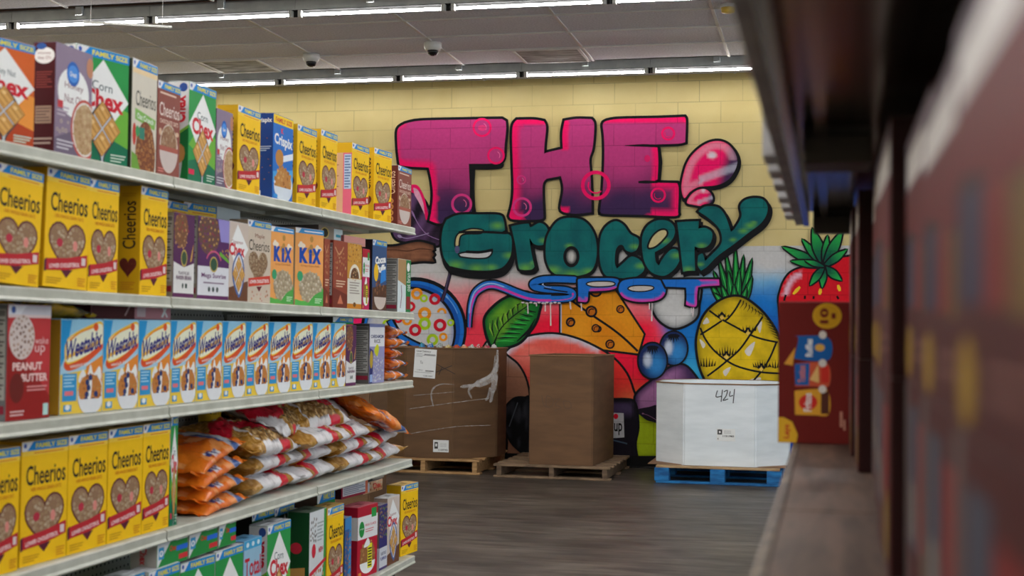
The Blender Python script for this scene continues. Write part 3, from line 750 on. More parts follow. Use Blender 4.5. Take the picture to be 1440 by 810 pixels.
def bubble(P, holes, mag):
    Q = cr(P, True, 5); a.stroke(Q, 6, BK, True); ys = [p[1] for p in Q]
    a.fill(Q, lambda x, y, d: mix(SP, MAG, mag(x, y)*(1-sst(1.5, 4.5, d))), 2.4)
    for h in holes:
        hh = cr(h, True, 5); a.stroke(hh, 3.6, BK, True); a.fill(hh, c(204, 196, 190))
bubble(pts(R4, '60,495! 80,485 200,482 300,484 335,500 325,540 270,562 180,568 130,570! 125,630 110,642! 62,638! 62,570'), [pts(R4, '122,520 170,508 270,508 305,520 270,532 170,535')], lambda x, y: 1 if y > 418 or y > 404 and x > 830 else 0)
bubble(pts(R4, '335,540 360,500 440,486 540,486 620,500 648,545 635,600 580,632 470,640 380,620 340,580'), [pts(R4, '400,552 430,538 500,535 555,540 560,552 510,566 440,566')], lambda x, y: 1 if y > 412 else 0)
bubble(pts(R4, '625,492! 800,490 1005,490! 1010,530! 920,535 865,542! 858,600 855,665 825,672 785,660! 788,600 785,545! 700,540 650,540!'), [], lambda x, y: 1 if (y > 424 or x > 985 or (x > 974 and y > 402)) else 0)
for R, q in ((R3, '962,645 965,720'), (R3, '1080,645 1080,705'), (R3, '1115,645 1117,800'), (R3, '1020,645 1022,670'), (R3, '1245,640 1248,680'), (R3, '1320,650 1325,700'), (R4, '540,650 540,690'), (R4, '557,650 555,770'), (R4, '835,680 830,738'), (R4, '820,680 822,715'), (R4, '10,640 12,690'), (R4, '82,650 86,700')):
    P = pts(R, q); a.stroke([P[0], ((P[0][0]+P[1][0])/2, (P[0][1]+P[1][1])/2), P[1]], [1.6, 1.5, 1.9], c(226, 214, 214))
for i in range(10): a.ell(*R3(930+27*i, 645+4*(i % 2)), 2.4, 1.2, c(216, 204, 204), 10)
paint('lettering', a)

# ------------------------------------------------------------------ ceiling fittings
def dome_camera(x, y, label):
    r = tag(empty('security_camera', (x, y, CEIL-0.006)), label, 'camera', 'ceiling cameras')
    MB().lathe([(0.074, 0.0), (0.074, -0.035), (0.066, -0.06), (0.05, -0.068)], 24).build('camera_base', M_white, r, True)
    MB().lathe([(0.049, -0.066), (0.046, -0.088), (0.034, -0.104), (0.016, -0.112), (0.002, -0.114)], 24).build('camera_dome', M_black, r, True)
dome_camera(-4.53, 11.58, 'white dome camera on the ceiling, the one above the shelved boxes')
dome_camera(-3.31, 11.28, 'white dome camera on the ceiling, the one above the word of pink letters')
M_yellow = noise_mat('yellow_cap', c(214, 176, 60), c(230, 196, 84), 8, 0.4)
r = tag(empty('smoke_detector', (-0.74, 10.33, CEIL-0.006)), 'white smoke detector with a yellow dust cap on the ceiling', 'smoke detector')
MB().lathe([(0.06, 0), (0.06, -0.02), (0.052, -0.032)], 20).build('detector_base', M_white, r, True)
MB().lathe([(0.052, -0.02), (0.056, -0.03), (0.05, -0.06), (0.02, -0.066), (0.002, -0.067)], 20).build('dust_cap', M_yellow, r, True)
# stained return-air panels set in the tile grid
M_stain = noise_mat('stained_panel', c(96, 92, 86), c(168, 164, 156), 5.0, 0.7, world=True, stretch=(1, 3, 1))
for (x0, x1, y0, y1), lb in (((-2.72, -2.11, 11.69, 12.28), 'grey stained panel in the ceiling above the pink letters'), ((-5.70, -5.10, 11.69, 12.28), 'grey stained panel in the ceiling above the shelved boxes')):
    r = tag(empty('ceiling_panel', ((x0+x1)/2, (y0+y1)/2, CEIL)), lb, 'ceiling panel', 'stained ceiling panels')
    wx, wy = (x1-x0)/2, (y1-y0)/2
    b = MB(); b.box(-wx, wx, -wy, -wy+.03, -.016, -.006, .002); b.box(-wx, wx, wy-.03, wy, -.016, -.006, .002); b.box(-wx, -wx+.03, -wy+.03, wy-.03, -.016, -.006, .002); b.box(wx-.03, wx, -wy+.03, wy-.03, -.016, -.006, .002)
    b.build('panel_frame', M_grid, r)
    MB().box(-wx+.02, wx-.02, -wy+.02, wy-.02, -.012, -.005).build('panel_face', M_stain, r)
r = tag(empty('hanging_rod', tuple(on(179, 34.5, 1, 8.4))), 'thin white rod hanging from the ceiling on two wires', 'hanging rod')
p0, p1 = on(118, 31, 1, 8.5)-np.array(r.location), on(241, 38, 1, 8.3)-np.array(r.location)
MB().tube([p0, p1], 0.009, 8).build('rod', M_white, r, True)
for t in (0.08, 0.90):
    q = p0+(p1-p0)*t; MB().tube([q, (q[0], q[1], CEIL-r.location[2])], 0.0016, 5).build('wire', M_grid, r)

# ------------------------------------------------------------------ left shelving: three bays of one gondola
XF, XB = -1.895, -2.275                       # front edge of the shelves, face of the back panel
JO = [2.50, 3.725, 4.945, 6.165]              # upright positions along the aisle
ZS = {'A': (1.7214, 2.87, 1.765, 6.2), 'B': (1.382, 2.87, 1.3676, 6.2), 'C': (1.0585, 2.87, 1.055, 6.2), 'D': (0.697, 2.87, 0.690, 6.2), 'E': (0.245, 2.87, 0.245, 6.2)}
def zshelf(k, y):
    z0, y0, z1, y1 = ZS[k]; return z0+(z1-z0)*(y-y0)/(y1-y0)
def rail_profile(x, s=1):
    return [(x, 0.0), (x+s*0.008, 0.0), (x+s*0.014, -0.004), (x+s*0.013, -0.024), (x+s*0.018, -0.031), (x+s*0.016, -0.035), (x, -0.034)]
def tilt(o, z0, z1, y0, y1):
    for v in o.data.vertices: v.co.z += z0+(z1-z0)*(v.co.y-y0)/(y1-y0)
for b in range(3):
    y0, y1 = JO[b], JO[b+1]
    r = tag(empty('shelving_bay', (0, 0, 0)), ['white metal shelving bay holding the blue and yellow row\'s left end', 'white metal shelving bay between the stacked orange bags and the two orange boxes', 'white metal shelving bay at the open right end of the cereal aisle'][b], 'shelves', 'bays of the left shelving')
    MB().box(XB-0.02, XB, y0, y1, 0.14, 1.80).build('back_panel', M_peg, r)
    for y in ([y0, y1-0.03] if b == 2 else [y0]):
        MB().box(XB-0.001, XB+0.012, y+0.001, y+0.029, 0.14, 1.81, 0.002).build('upright', M_shelf, r)
    MB().box(XB-0.02, -1.955, y0+0.002, y1-0.002, 0.0, 0.20, 0.004).build('kick_plate', M_navy, r)
    for k in 'ABCDE':
        xf = XF+(0.02 if k == 'E' else 0)
        za, zb = zshelf(k, y0), zshelf(k, y1)
        mb = MB(); mb.box(XB, xf, y0+0.002, y1-0.002, -0.012, 0.0, 0.002); mb.box(xf-0.02, xf, y0+0.002, y1-0.002, -0.034, -0.012); mb.box(XB+0.12, XB+0.17, y0+0.01, y1-0.01, -0.026, -0.012)
        s = mb.build('shelf', M_shelf, r); tilt(s, za, zb, y0, y1)
        mb = MB(); mb.prism(rail_profile(xf), y0+0.004, y1-0.004)
        q = mb.build('price_rail', M_shelf, s); tilt(q, za, zb, y0, y1)
        if k != 'E':
            for y in (y0+0.012, y1-0.016):
                mb = MB(); mb.prism([(XB, -0.012), (xf-0.022, -0.012), (xf-0.022, -0.018), (XB+0.02, -0.034), (XB, -0.034)], y, y+0.004)
                q = mb.build('bracket', M_shelf, s); tilt(q, za, za+(zb-za), y0, y1)

# ------------------------------------------------------------------ right shelving around the viewer
M_brown = noise_mat('brown_shelf_top', c(72, 56, 47), c(106, 84, 71), 7.0, 0.5, stretch=(6, 0.6, 1), world=True); M_brown.node_tree.nodes['Principled BSDF'].inputs['Specular IOR Level'].default_value = 0.15
M_worn = noise_mat('worn_shelf_edge', c(84, 68, 57), c(156, 142, 116), 9.0, 0.6, lo=0.5, hi=0.72, world=True)
def under_material():
    M, nt, b = new_mat('perforated_shelf', 0.2, 0.85)
    g = nt.nodes.new('ShaderNodeNewGeometry'); sp = nt.nodes.new('ShaderNodeSeparateXYZ'); nt.links.new(g.outputs['Position'], sp.inputs[0])
    def M2(op, a, v):
        n = nt.nodes.new('ShaderNodeMath'); n.operation = op; nt.links.new(a, n.inputs[0])
        if isinstance(v, (int, float)): n.inputs[1].default_value = v
        else: nt.links.new(v, n.inputs[1])
        return n.outputs[0]
    fy = M2('SUBTRACT', M2('FRACT', M2('DIVIDE', sp.outputs['Y'], 0.0254), 0), 0.5); fy = M2('LESS_THAN', M2('ABSOLUTE', fy, 0), 0.26)
    fx = M2('SUBTRACT', M2('FRACT', M2('DIVIDE', M2('ADD', sp.outputs['X'], 1.0), 0.05), 0), 0.5); fx = M2('LESS_THAN', M2('ABSOLUTE', fx, 0), 0.085)
    h = M2('MULTIPLY', fy, fx)
    mx = nt.nodes.new('ShaderNodeMix'); mx.data_type = 'RGBA'
    nt.links.new(h, mx.inputs['Factor']); mx.inputs['A'].default_value = (*c(120, 114, 106), 1); mx.inputs['B'].default_value = (*c(14, 12, 10), 1)
    nt.links.new(mx.outputs['Result'], b.inputs['Base Color']); return M
M_under = under_material()
RX0, RXL, RXB = -0.053, -0.062, 0.40
M_bark = noise_mat('dark_bracket', c(34, 27, 20), c(48, 40, 31), 7.0, 0.5)
for i, (y0, y1) in enumerate(((0.60, 1.83), (1.83, 3.05))):
    r = tag(empty('shelving_bay', (0, 0, 0)), ['dark shelving bay close on the right, its shelf overhead and boxes pressed near', 'dark shelving bay on the right whose brown shelf ends under the upright snack box'][i], 'shelves', 'bays of the right shelving')
    MB().box(RXB, RXB+0.02, y0, y1, 0.0, 2.0).build('back_panel', M_peg, r)
    MB().box(RXB-0.012, RXB+0.001, y1-0.03, y1, 0.0, 2.0, 0.002).build('upright', M_shelf, r)
    MB().box(0.0, RXB, y0, y1-0.002, 0.0, 0.12, 0.003).build('kick_plate', M_navy, r)
    for z in (0.66, 1.062):
        mb = MB(); mb.box(RXL+0.004, RXB, y0+.001, y1-.001, z-0.035, z, 0.003); s = mb.build('shelf', M_brown, r)
        mb = MB(); mb.prism([(x, z+v) for x, v in rail_profile(RXL+0.004, -1)], y0+.002, y1-.002); mb.build('price_rail', M_worn, s)
    mb = MB(); mb.box(RX0, RXB, y0+.001, y1-.001, 1.555, 1.567); mb.box(RX0, RX0+0.012, y0+.001, y1-.001, 1.523, 1.555); mb.box(0.13, 0.19, y0+.01, y1-.01, 1.543, 1.555, 0.002); mb.box(RX0+0.035, RX0+0.05, y0+.01, y1-.01, 1.54, 1.555)
    s = mb.build('shelf', M_under, r)
    mb = MB(); mb.prism([(x, 1.567+v*1.2) for x, v in rail_profile(RX0, -1)], y0+.002, y1-.002); mb.build('price_rail', M_shelfu, s)
    for y in (y1-0.05,) + ((y0+0.002,) if i else ()):
        mb = MB(); mb.box(RX0+0.02, 0.052, y, y+0.045, 1.505, 1.543, 0.003); mb.box(RX0+0.02, 0.052, y+0.018, y+0.026, 1.54, 1.556); mb.build('bracket', M_bark, s)
M_tagc = noise_mat('grey_tag', c(140, 138, 140), c(166, 164, 166), 9.0, 0.5)
M_redtag = noise_mat('red_tag', c(150, 40, 44), c(172, 56, 58), 9.0, 0.5)
for i, y in enumerate((0.98, 1.28, 1.62, 1.99, 2.18, 2.38, 2.60, 2.80, 2.99)):
    r = tag(empty('price_tag_holder', (RX0-0.012, y, 1.566)), f'grey price tag clip on the upper right shelf edge, {ORD[8-i] if i < 8 else "farthest"} from the far end' if i < 8 else 'grey price tag clip at the far end of the upper right shelf edge', 'price tag', 'price tag clips on the right shelf edge')
    MB().box(-0.026 if i > 2 else -0.010, 0.0, -0.05, 0.05, -0.03, 0.028, 0.002).build('tag_plate', M_tagc, r)
    MB().box(-0.008, 0.004, -0.02, 0.02, -0.036, -0.026, 0.001).build('clip', M_redtag if i in (0, 1, 4, 7) else M_tagc, r)

# ------------------------------------------------------------------ pallets and bulk cartons by the wall
def wood(name, a, b): return noise_mat(name, a, b, 5.0, 0.8, stretch=(1.5, 8, 8), bump=0.15)
def pallet(x0, x1, y0, y1, h, mats, label, blocks=False):
    r = tag(empty('pallet', ((x0+x1)/2, (y0+y1)/2, 0)), label, 'pallet', 'wooden pallets by the wall')
    hx, hy = (x1-x0)/2, (y1-y0)/2
    for i in range(7):
        t = -hy+0.045+(2*hy-0.09)*i/6; wd = 0.045+0.006*math.sin(i*3+x0)
        MB().box(-hx+0.004*math.sin(i*5), hx-0.004*math.cos(i*3), t-wd, t+wd, h-0.02, h, 0.003).build('deck_board', mats[0 if i or len(mats) < 3 else 2], r)
    for i in range(3):
        t = -hx+0.05+(2*hx-0.1)*i/2; wd = 0.05 if blocks else 0.022
        if blocks:
            for k in (-1, 0, 1):
                MB().box(t-wd*1.25, t+wd*1.25, k*(hy-0.07)-0.07, k*(hy-0.07)+0.07, 0.018, h-0.02, 0.003).build('block', mats[1], r)
        else: MB().box(t-wd, t+wd, -hy+0.004, hy-0.004, 0.016, h-0.02, 0.002).build('stringer', mats[1], r)
    for i in range(3):
        t = -hy+0.05+(2*hy-0.1)*i/2
        MB().box(-hx, hx, t-0.048, t+0.048, 0.0, 0.018, 0.003).build('bottom_board', mats[1] if blocks else mats[0], r)
    return r
W1 = wood('pallet_wood_warm', c(150, 112, 70), c(196, 156, 106)); W2 = wood('pallet_wood_grey', c(104, 84, 64), c(150, 124, 96)); W3 = wood('pallet_wood_dark', c(84, 66, 50), c(120, 98, 76))
WB = wood('blue_paint_wood', c(16, 84, 140), c(30, 122, 186)); WT = wood('pallet_wood_worn', c(150, 120, 84), c(190, 160, 120))
pallet(-4.08, -3.02, 11.95, 13.05, 0.135, (W1, W1), 'pale wooden pallet under the open brown carton of sweets')
pallet(-2.87, -1.83, 11.84, 13.05, 0.118, (W2, W3), 'grey-brown wooden pallet under the tall brown carton')
pallet(-1.44, -0.39, 11.86, 13.04, 0.15, (WB, WB, WT), 'blue painted pallet under the white octagonal carton', True)

def card(name, a, b): return noise_mat(name, a, b, 3.0, 0.75, stretch=(1, 1, 5))
CB1 = card('brown_cardboard', c(92, 65, 39), c(106, 76, 47)); CB2 = card('tall_carton_cardboard', c(98, 69, 43), c(112, 80, 51)); CW = card('white_cardboard', c(220, 228, 232), c(232, 239, 243)); CIN = card('inner_cardboard', c(120, 88, 60), c(150, 112, 80))
def carton(name, poly, z0, z1, mat, inner, label, cat='carton', cx=0, cy=0, zi=None, rim=True):
    """bulk carton with an n-sided footprint, open at the top"""
    r = tag(empty(name, (cx, cy, z0)), label, cat, 'bulk cartons by the wall')
    h = z1-z0; n = len(poly); P = [(x-cx, y-cy) for x, y in poly]
    bm = bmesh.new(); t = 0.012
    def off(s): return [(x*(1-s/math.hypot(x, y)), y*(1-s/math.hypot(x, y))) for x, y in P]
    I = off(t*1.4)
    a = [bm.verts.new((x, y, 0)) for x, y in P]; b = [bm.verts.new((x, y, h)) for x, y in P]; cc = [bm.verts.new((x, y, h)) for x, y in I]
    zz = h-0.12 if zi is None else zi-z0
    d = [bm.verts.new((x, y, zz)) for x, y in I]
    for i in range(n):
        j = (i+1) % n
        for A, B in ((a, b), (b, cc), (cc, d)): bm.faces.new((A[i], A[j], B[j], B[i]))
    bm.faces.new(a[::-1]); bm.faces.new(d)
    bmesh.ops.recalc_face_normals(bm, faces=bm.faces[:])
    bmesh.ops.bevel(bm, geom=[e for e in bm.edges if abs(e.verts[0].co.z-e.verts[1].co.z) > 0.3], offset=0.01, segments=2, affect='EDGES')
    me = bpy.data.meshes.new('carton_wall'); bm.to_mesh(me); bm.free(); me.materials.append(mat)
    link(bpy.data.objects.new('carton_wall', me), r)
    if rim:
        mb = MB()
        for i in range(n):
            j = (i+1) % n; p, q = Vector((*P[i], 0)), Vector((*P[j], 0)); e = (q-p)*0.5; m_ = (p+q)/2; nn = Vector((e.y, -e.x, 0)).normalized()
            mb.tube([p+nn*0.004+Vector((0, 0, h)), q+nn*0.004+Vector((0, 0, h))], 0.006, 6)
        mb.build('top_edge', inner, r)
    return r
def octo(x0, x1, y0, y1, k): return [(x0+k, y0), (x1-k, y0), (x1, y0+k), (x1, y1-k), (x1-k, y1), (x0+k, y1), (x0, y1-k), (x0, y0+k)]
def paper(parent, name, art, o, ux, uy=(0, 0, 1), mat=None, eps=1.5e-4):
    """flat print on a face: o = origin (local), ux, uy = directions; the sheet itself is 0.6 mm thick"""
    o, ux, uy = Vector(o), Vector(ux).normalized(), Vector(uy).normalized(); n = ux.cross(uy)
    me = art.mesh(name, lambda x, y, L: tuple(o+ux*x+uy*y+n*(0.0006+L*eps))); me.materials.append(mat or M_sticker)
    return link(bpy.data.objects.new(name, me), parent)
INK = c(40, 34, 30)
# open brown carton with sweets
tan = carton('bulk_carton', octo(-4.06, -2.95, 11.97, 13.0, 0.33), 0.137, 1.125, CB1, CIN, 'open brown octagonal carton heaped with wrapped sweets, a white sheet taped on', 'carton', -3.5, 12.48, 1.02)
def loc(p, r): return (p[0]-r.location[0], p[1]-r.location[1], p[2]-r.location[2])
FY = 11.97
a = Art(); a.rect(0, 0, 0.205, 0.26, c(226, 228, 228)); a.text('Local Delivery', 0.015, 0.225, 0.15, 0.247, INK, 0.01); a.text('000000000', 0.09, 0.200, 0.195, 0.216, c(60, 60, 60), 0.03)
for i in range(3): a.rect(0.015, 0.212-i*0.012, 0.075+0.02*(i % 2), 0.215-i*0.012, c(110, 110, 110))
a.text('To', 0.055, 0.125, 0.082, 0.15, INK); a.text('1-18-21', 0.03, 0.062, 0.085, 0.074, c(70, 70, 70)); a.text('0000000', 0.11, 0.058, 0.19, 0.07, INK, 0.03)
a.rect(0.01, 0.046, 0.17, 0.049, c(120, 120, 120)); a.text('1 DELIVERY', 0.095, 0.012, 0.185, 0.024, c(70, 70, 70), 0.01)
p = on(581, 530, 1, FY-0.004); paper(tan, 'delivery_sheet', a, loc(p, tan), (1, 0, -0.06), (0.06, 0, 1))
a = Art(); a.rect(0, 0, 0.145, 0.108, c(222, 224, 222)); a.rect(0.012, 0.03, 0.045, 0.09, c(50, 50, 50)); a.rect(0.02, 0.05, 0.037, 0.075, c(222, 224, 222)); a.text('1159743', 0.05, 0.012, 0.135, 0.028, INK, 0.02)
for i in range(3): a.rect(0.065, 0.05+i*0.012, 0.125, 0.053+i*0.012, c(160, 160, 160))
p = on(609, 635.5, 1, FY-0.003); paper(tan, 'shipping_label', a, loc(p, tan), (1, 0, 0))
a = Art()
for q in ('(614,512),(640,526)', '(612,524),(636,514)', '(617,527),(622,516)'):
    (x0, y0), (x1, y1) = eval(q); P0, P1 = on(x0, y0, 1, FY), on(x1, y1, 1, FY); a.stroke([(P0[0], P0[2]), (P1[0], P1[2])], 0.006, c(34, 28, 26))
paper(tan, 'marker_scribble', a, (-tan.location[0], FY-tan.location[1]-0.002, -tan.location[2]), (1, 0, 0))
M_wrap = bpy.data.materials.new('stretch_film'); M_wrap.use_nodes = True
nt = M_wrap.node_tree; bs = nt.nodes['Principled BSDF']; bs.inputs['Base Color'].default_value = (0.75, 0.75, 0.75, 1); bs.inputs['Roughness'].default_value = 0.25
nz = nt.nodes.new('ShaderNodeTexNoise'); nz.inputs['Scale'].default_value = 14; mrr = nt.nodes.new('ShaderNodeMapRange'); mrr.inputs['To Min'].default_value = 0.02; mrr.inputs['To Max'].default_value = 0.6
nt.links.new(nz.outputs['Fac'], mrr.inputs['Value']); nt.links.new(mrr.outputs[0], bs.inputs['Alpha'])
a = Art()
def WP(x, y): P = on(x, y, 1, FY); return (P[0], P[2])
for q, wd in (([(700, 492), (699, 515), (690, 532), (668, 541), (648, 544)], [.02, .04, .07, .03, .006]), ([(697, 500), (692, 526), (675, 537), (660, 548), (664, 560)], [.01, .03, .03, .02, .006]), ([(699, 505), (697, 530), (693, 552), (690, 566)], [.02, .05, .03, .004]),
              ([(640, 541), (622, 540), (611, 545), (607, 556), (610, 572)], [.004, .012, .016, .012, .004]), ([(575, 575), (640, 566), (688, 560)], .005), ([(576, 610), (640, 600), (690, 598)], .005), ([(582, 556), (640, 551)], .004), ([(690, 545), (686, 560), (683, 562)], [.02, .02, .005])):
    a.stroke(cr([WP(*z) for z in q], False, 4), [wd[min(len(wd)-1, int(i/4))] for i in range(4*len(q)+1)] if isinstance(wd, list) else wd, (0.8, 0.8, 0.8))
paper(tan, 'stretch_film', a, (-tan.location[0], FY-tan.location[1]-0.012, -tan.location[2]), (1, 0, 0), mat=M_wrap)
# tall brown carton
tall = carton('bulk_carton', [(-2.565, 11.90), (-1.995, 11.90), (-1.95, 12.80), (-2.52, 12.84)], 0.12, 1.075, CB2, CIN, 'tall plain brown carton with marker scribbles standing on the grey-brown pallet', 'carton', -2.26, 12.38)
a = Art()
def TP(x, y): P = on(x, y, 1, 11.90); return (P[0], P[2])
for q in ([(762, 556), (765, 570), (775, 572), (778, 562), (769, 557), (768, 572)], [(780, 562), (787, 561), (781, 569), (789, 573), (780, 577)], [(792, 564), (795, 574), (803, 573), (801, 565), (792, 564)]):
    a.stroke(cr([TP(*z) for z in q], False, 4), 0.006, c(92, 66, 46))
for x0, x1, y in ((766, 812, 513), (747, 782, 540), (800, 832, 540)):
    a.stroke([TP(x0+(x1-x0)*k/16, y+(1.6 if k % 2 else -1.6)+math.sin(k*2.3)) for k in range(17)], 0.004, c(96, 68, 48))
paper(tall, 'marker_scribble', a, (-tall.location[0], 11.90-tall.location[1]-0.0015, -tall.location[2]), (1, 0, 0))
# white octagonal carton
whi = carton('bulk_carton', octo(-1.48, -0.33, 11.93, 13.03, 0.27), 0.152, 0.852, CW, CIN, 'white octagonal carton marked 424 standing on the blue pallet', 'carton', -0.9, 12.48)
a = Art()
def VP(x, y): P = on(x, y, 1, 11.93); return (P[0], P[2])
for q in ([(1009, 549), (1007, 558), (1015, 557)], [(1016, 548), (1014, 565)], [(1018, 551), (1023, 549), (1021, 557), (1017, 563), (1024, 561)], [(1027, 550), (1026, 557), (1031, 556)], [(1033, 547), (1031, 567)]):
    a.stroke(cr([VP(*z) for z in q], False, 4), 0.008, c(60, 62, 66))
paper(whi, 'marker_number', a, (-whi.location[0], 11.93-whi.location[1]-0.0015, -whi.location[2]), (1, 0, 0))
a = Art(); a.rect(0, 0, 0.155, 0.105, c(232, 234, 232)); a.rect(0.005, 0.055, 0.045, 0.098, c(60, 60, 60)); a.rect(0.018, 0.068, 0.032, 0.085, c(232, 234, 232)); a.text('1151983', 0.05, 0.035, 0.145, 0.05, INK, 0.03)
for i in range(3): a.rect(0.06, 0.066+i*0.01, 0.12, 0.069+i*0.01, c(170, 170, 170))
a.text('B', 0.006, 0.012, 0.016, 0.026, INK)
p = on(1008, 620, 1, 11.925); paper(whi, 'shipping_label', a, loc(p, whi), (1, 0, 0))
MB().box(-0.62, 0.55, -0.53, 0.53, -0.002, 0.004).build('slip_sheet', CIN, whi)
# closed brown carton behind the shelving
bk = carton('bulk_carton', [(-4.2, 9.5), (-3.22, 9.5), (-3.22, 9.9), (-4.2, 9.9)], 0.0, 1.12, CB1, CIN, 'brown carton on the floor behind the open end of the shelving', 'carton', -3.7, 9.7)
# wrapped sweets heaped in the open carton
def lump(sx, sy, sz, seed, colf):
    bm = bmesh.new(); bmesh.ops.create_icosphere(bm, subdivisions=3, radius=1.0); C = []
    for v in bm.verts:
        n = noise.noise(v.co*2.2+Vector((seed, 0, 0)))*0.35+noise.noise(v.co*5+Vector((seed, 5, 0)))*0.12
        p = v.co*(1+n); C.append(colf(v.co, n)); v.co = Vector((p.x*sx, p.y*sy, max(-0.6, p.z)*sz))
    me = bpy.data.meshes.new('sweet_bag'); bm.to_mesh(me); bm.free(); set_col(me, C); me.materials.append(M_film)
    for q in me.polygons: q.use_smooth = True
    return me
SW = [(592, c(70, 150, 210), 'sky blue'), (604, c(40, 120, 200), 'deep blue and white'), (617, c(196, 198, 202), 'clear crinkled'), (629, c(200, 180, 90), 'yellowish'), (641, c(214, 50, 50), 'red and white'), (652, c(226, 140, 60), 'orange'), (662, c(214, 206, 204), 'white'), (672, c(206, 40, 54), 'bright red'), (683, c(190, 60, 90), 'pinkish red'), (694, c(206, 206, 206), 'milky clear')]
for i, (x, k, nm) in enumerate(SW):
    k2 = c(210, 208, 206) if i % 2 else c(60, 140, 90)
    me = lump(0.030, 0.055, 0.055+0.012*(i in (0, 1, 2)), i*3.7, lambda v, n, k=k, k2=k2: mix(k, k2, sst(0.05, 0.15, noise.noise(v*2.5))))
    o = link(bpy.data.objects.new('sweet_bag', me)); P = on(x, 488, 1, 12.13+0.25*max(0, (x-640)/60))
    o.location = (P[0], P[1]+0.03, 1.102)
    tag(o, f'{nm} wrapped sweet bag poking over the rim of the open brown carton', 'bag', 'sweet bags in the open carton')

# ------------------------------------------------------------------ printed cartons
RNG = random.Random(11)
Y_, W_, K_, B_, R_, G_ = c(250, 214, 40), c(238, 238, 236), c(36, 30, 32), c(24, 132, 208), c(206, 36, 52), c(26, 140, 70)
TAN, OAT = c(206, 160, 100), c(196, 164, 116)
def fam(a, H, col=None, txt=None, word='FAMILY SIZE'):
    a.rect(0, H-.125, 1, H, col or B_); a.fill([(0, H-.125), (.11, H-.125), (.24, H), (0, H)], c(226, 228, 232)); a.ell(.07, H-.055, .032, .032, c(60, 90, 170), 10)
    a.text(word, .29, H-.098, .97, H-.03, txt or c(232, 220, 60), .03)
def bits(a, P, n, cols, r, kind='ring', seed=1):
    g = random.Random(seed); A = np.array(P); x0, y0 = A.min(0); x1, y1 = A.max(0); k = 0; t = 0
    V = []; F = []; C = []; PL = []
    while k < n and t < n*14:
        t += 1; x, y = g.uniform(x0, x1), g.uniform(y0, y1)
        if not inside(A, np.array([x]), np.array([y]))[0]: continue
        if any((x-px)**2+(y-py)**2 < (r*1.30)**2 for px, py in PL): continue
        PL.append((x, y)); k += 1; q = g.uniform(.60, .74)*r; col = cols[g.randrange(len(cols))]; ph = g.uniform(0, 6.28)
        b = len(V)
        if kind == 'ring':
            e = g.uniform(.6, 1)
            for i in range(8):
                an = ph+i*math.pi/4; V += [(x+q*math.cos(an), y+q*e*math.sin(an)), (x+q*.45*math.cos(an), y+q*.45*e*math.sin(an))]; C += [col, mix(col, K_, .35)]
            F += [(b+2*i, b+(2*i+2) % 16, b+(2*i+3) % 16, b+2*i+1) for i in range(8)]
        elif kind == 'ball':
            for i in range(8): V.append((x+q*math.cos(i*math.pi/4), y+q*math.sin(i*math.pi/4))); C.append(mix(col, K_, .3 if i > 4 else 0))
            F.append(tuple(range(b, b+8)))
        else:
            m = g.choice((4, 5, 6))
            for i in range(m):
                an = ph+i*6.283/m; s_ = g.uniform(.6, 1.2); V.append((x+q*s_*math.cos(an), y+q*s_*.8*math.sin(an))); C.append(mix(col, K_, .35*(i % 2)))
            F.append(tuple(range(b, b+m)))
    return a.raw(V, F, C)
def heart(cx, cy, s, sy=1.0):
    return [(cx+s*math.sin(t)**3*1.0, cy+s*sy*(0.8125*math.cos(t)-0.3125*math.cos(2*t)-0.125*math.cos(3*t)-0.0625*math.cos(4*t))) for t in [i*2*math.pi/36 for i in range(36)]]
def lines(a, x0, x1, y0, y1, n, col):
    for i in range(n):
        y = y1-(y1-y0)*(i+.5)/n; a.rect(x0, y-(y1-y0)/n*.22, x1-(x1-x0)*(.3 if i % 3 == 2 else .08*(i % 2)), y+(y1-y0)/n*.22, col)
def k_yellow(a, H):
    fam(a, H); a.rect(0, H-.185, 1, H-.13, c(246, 206, 70)); lines(a, .25, .9, H-.175, H-.145, 1, c(226, 120, 30))
    a.text('Cheerios', .10, H-.58, .94, H-.32, K_, .012); a.text('100% WHOLE GRAIN OATS', .2, H-.66, .85, H-.61, c(208, 120, 26), .01)
    h = heart(.5, .60, .40, .95); a.stroke(h, .05, c(94, 30, 40), True); a.fill(h, c(150, 116, 90)); bits(a, heart(.5, .6, .37, .9), 190, [c(206, 184, 150), c(186, 156, 116), c(222, 206, 176), c(164, 130, 92)], .042, 'ring', 5)
    a.ell(.33, .62, .07, .06, c(186, 50, 70), 12); a.ell(.68, .60, .055, .075, c(222, 140, 130), 12)
    a.fill([(.36, .26), (.64, .26), (.5, .14)], c(94, 30, 50))
    a.fill([(0, .36), (.06, .39), (.06, .22), (0, .2)], c(80, 24, 56)); a.fill([(.05, .22), (.5, .25), (.97, .33), (.97, .5), (.5, .42), (.05, .38)], c(190, 40, 50)); a.text('LOWER CHOLESTEROL', .11, .285, .80, .345, c(240, 214, 214), .03, slope=.10); a.rect(.84, .345, .93, .45, c(226, 206, 206))
    lines(a, .06, .4, .04, .14, 3, c(200, 150, 20)); lines(a, .76, .95, .04, .17, 4, c(214, 140, 30))
def s_yellow(a, H, d):
    a.text('Cheerios', .25*d, H*.42, .8*d, H*.86, K_, .012, rot90=1); h = heart(.5*d, .26*H, .36*d, 1.2); a.fill(h, c(98, 40, 34)); bits(a, h, 14, [c(150, 86, 60)], .03)
    lines(a, .2*d, .8*d, .9*H, .94*H, 2, c(190, 140, 20)); lines(a, .2*d, .8*d, .04*H, .12*H, 4, c(190, 120, 30))
def diamond(a, cx, cy, rx, ry, col): a.fill([(cx-rx, cy), (cx, cy-ry), (cx+rx, cy), (cx, cy+ry)], col)
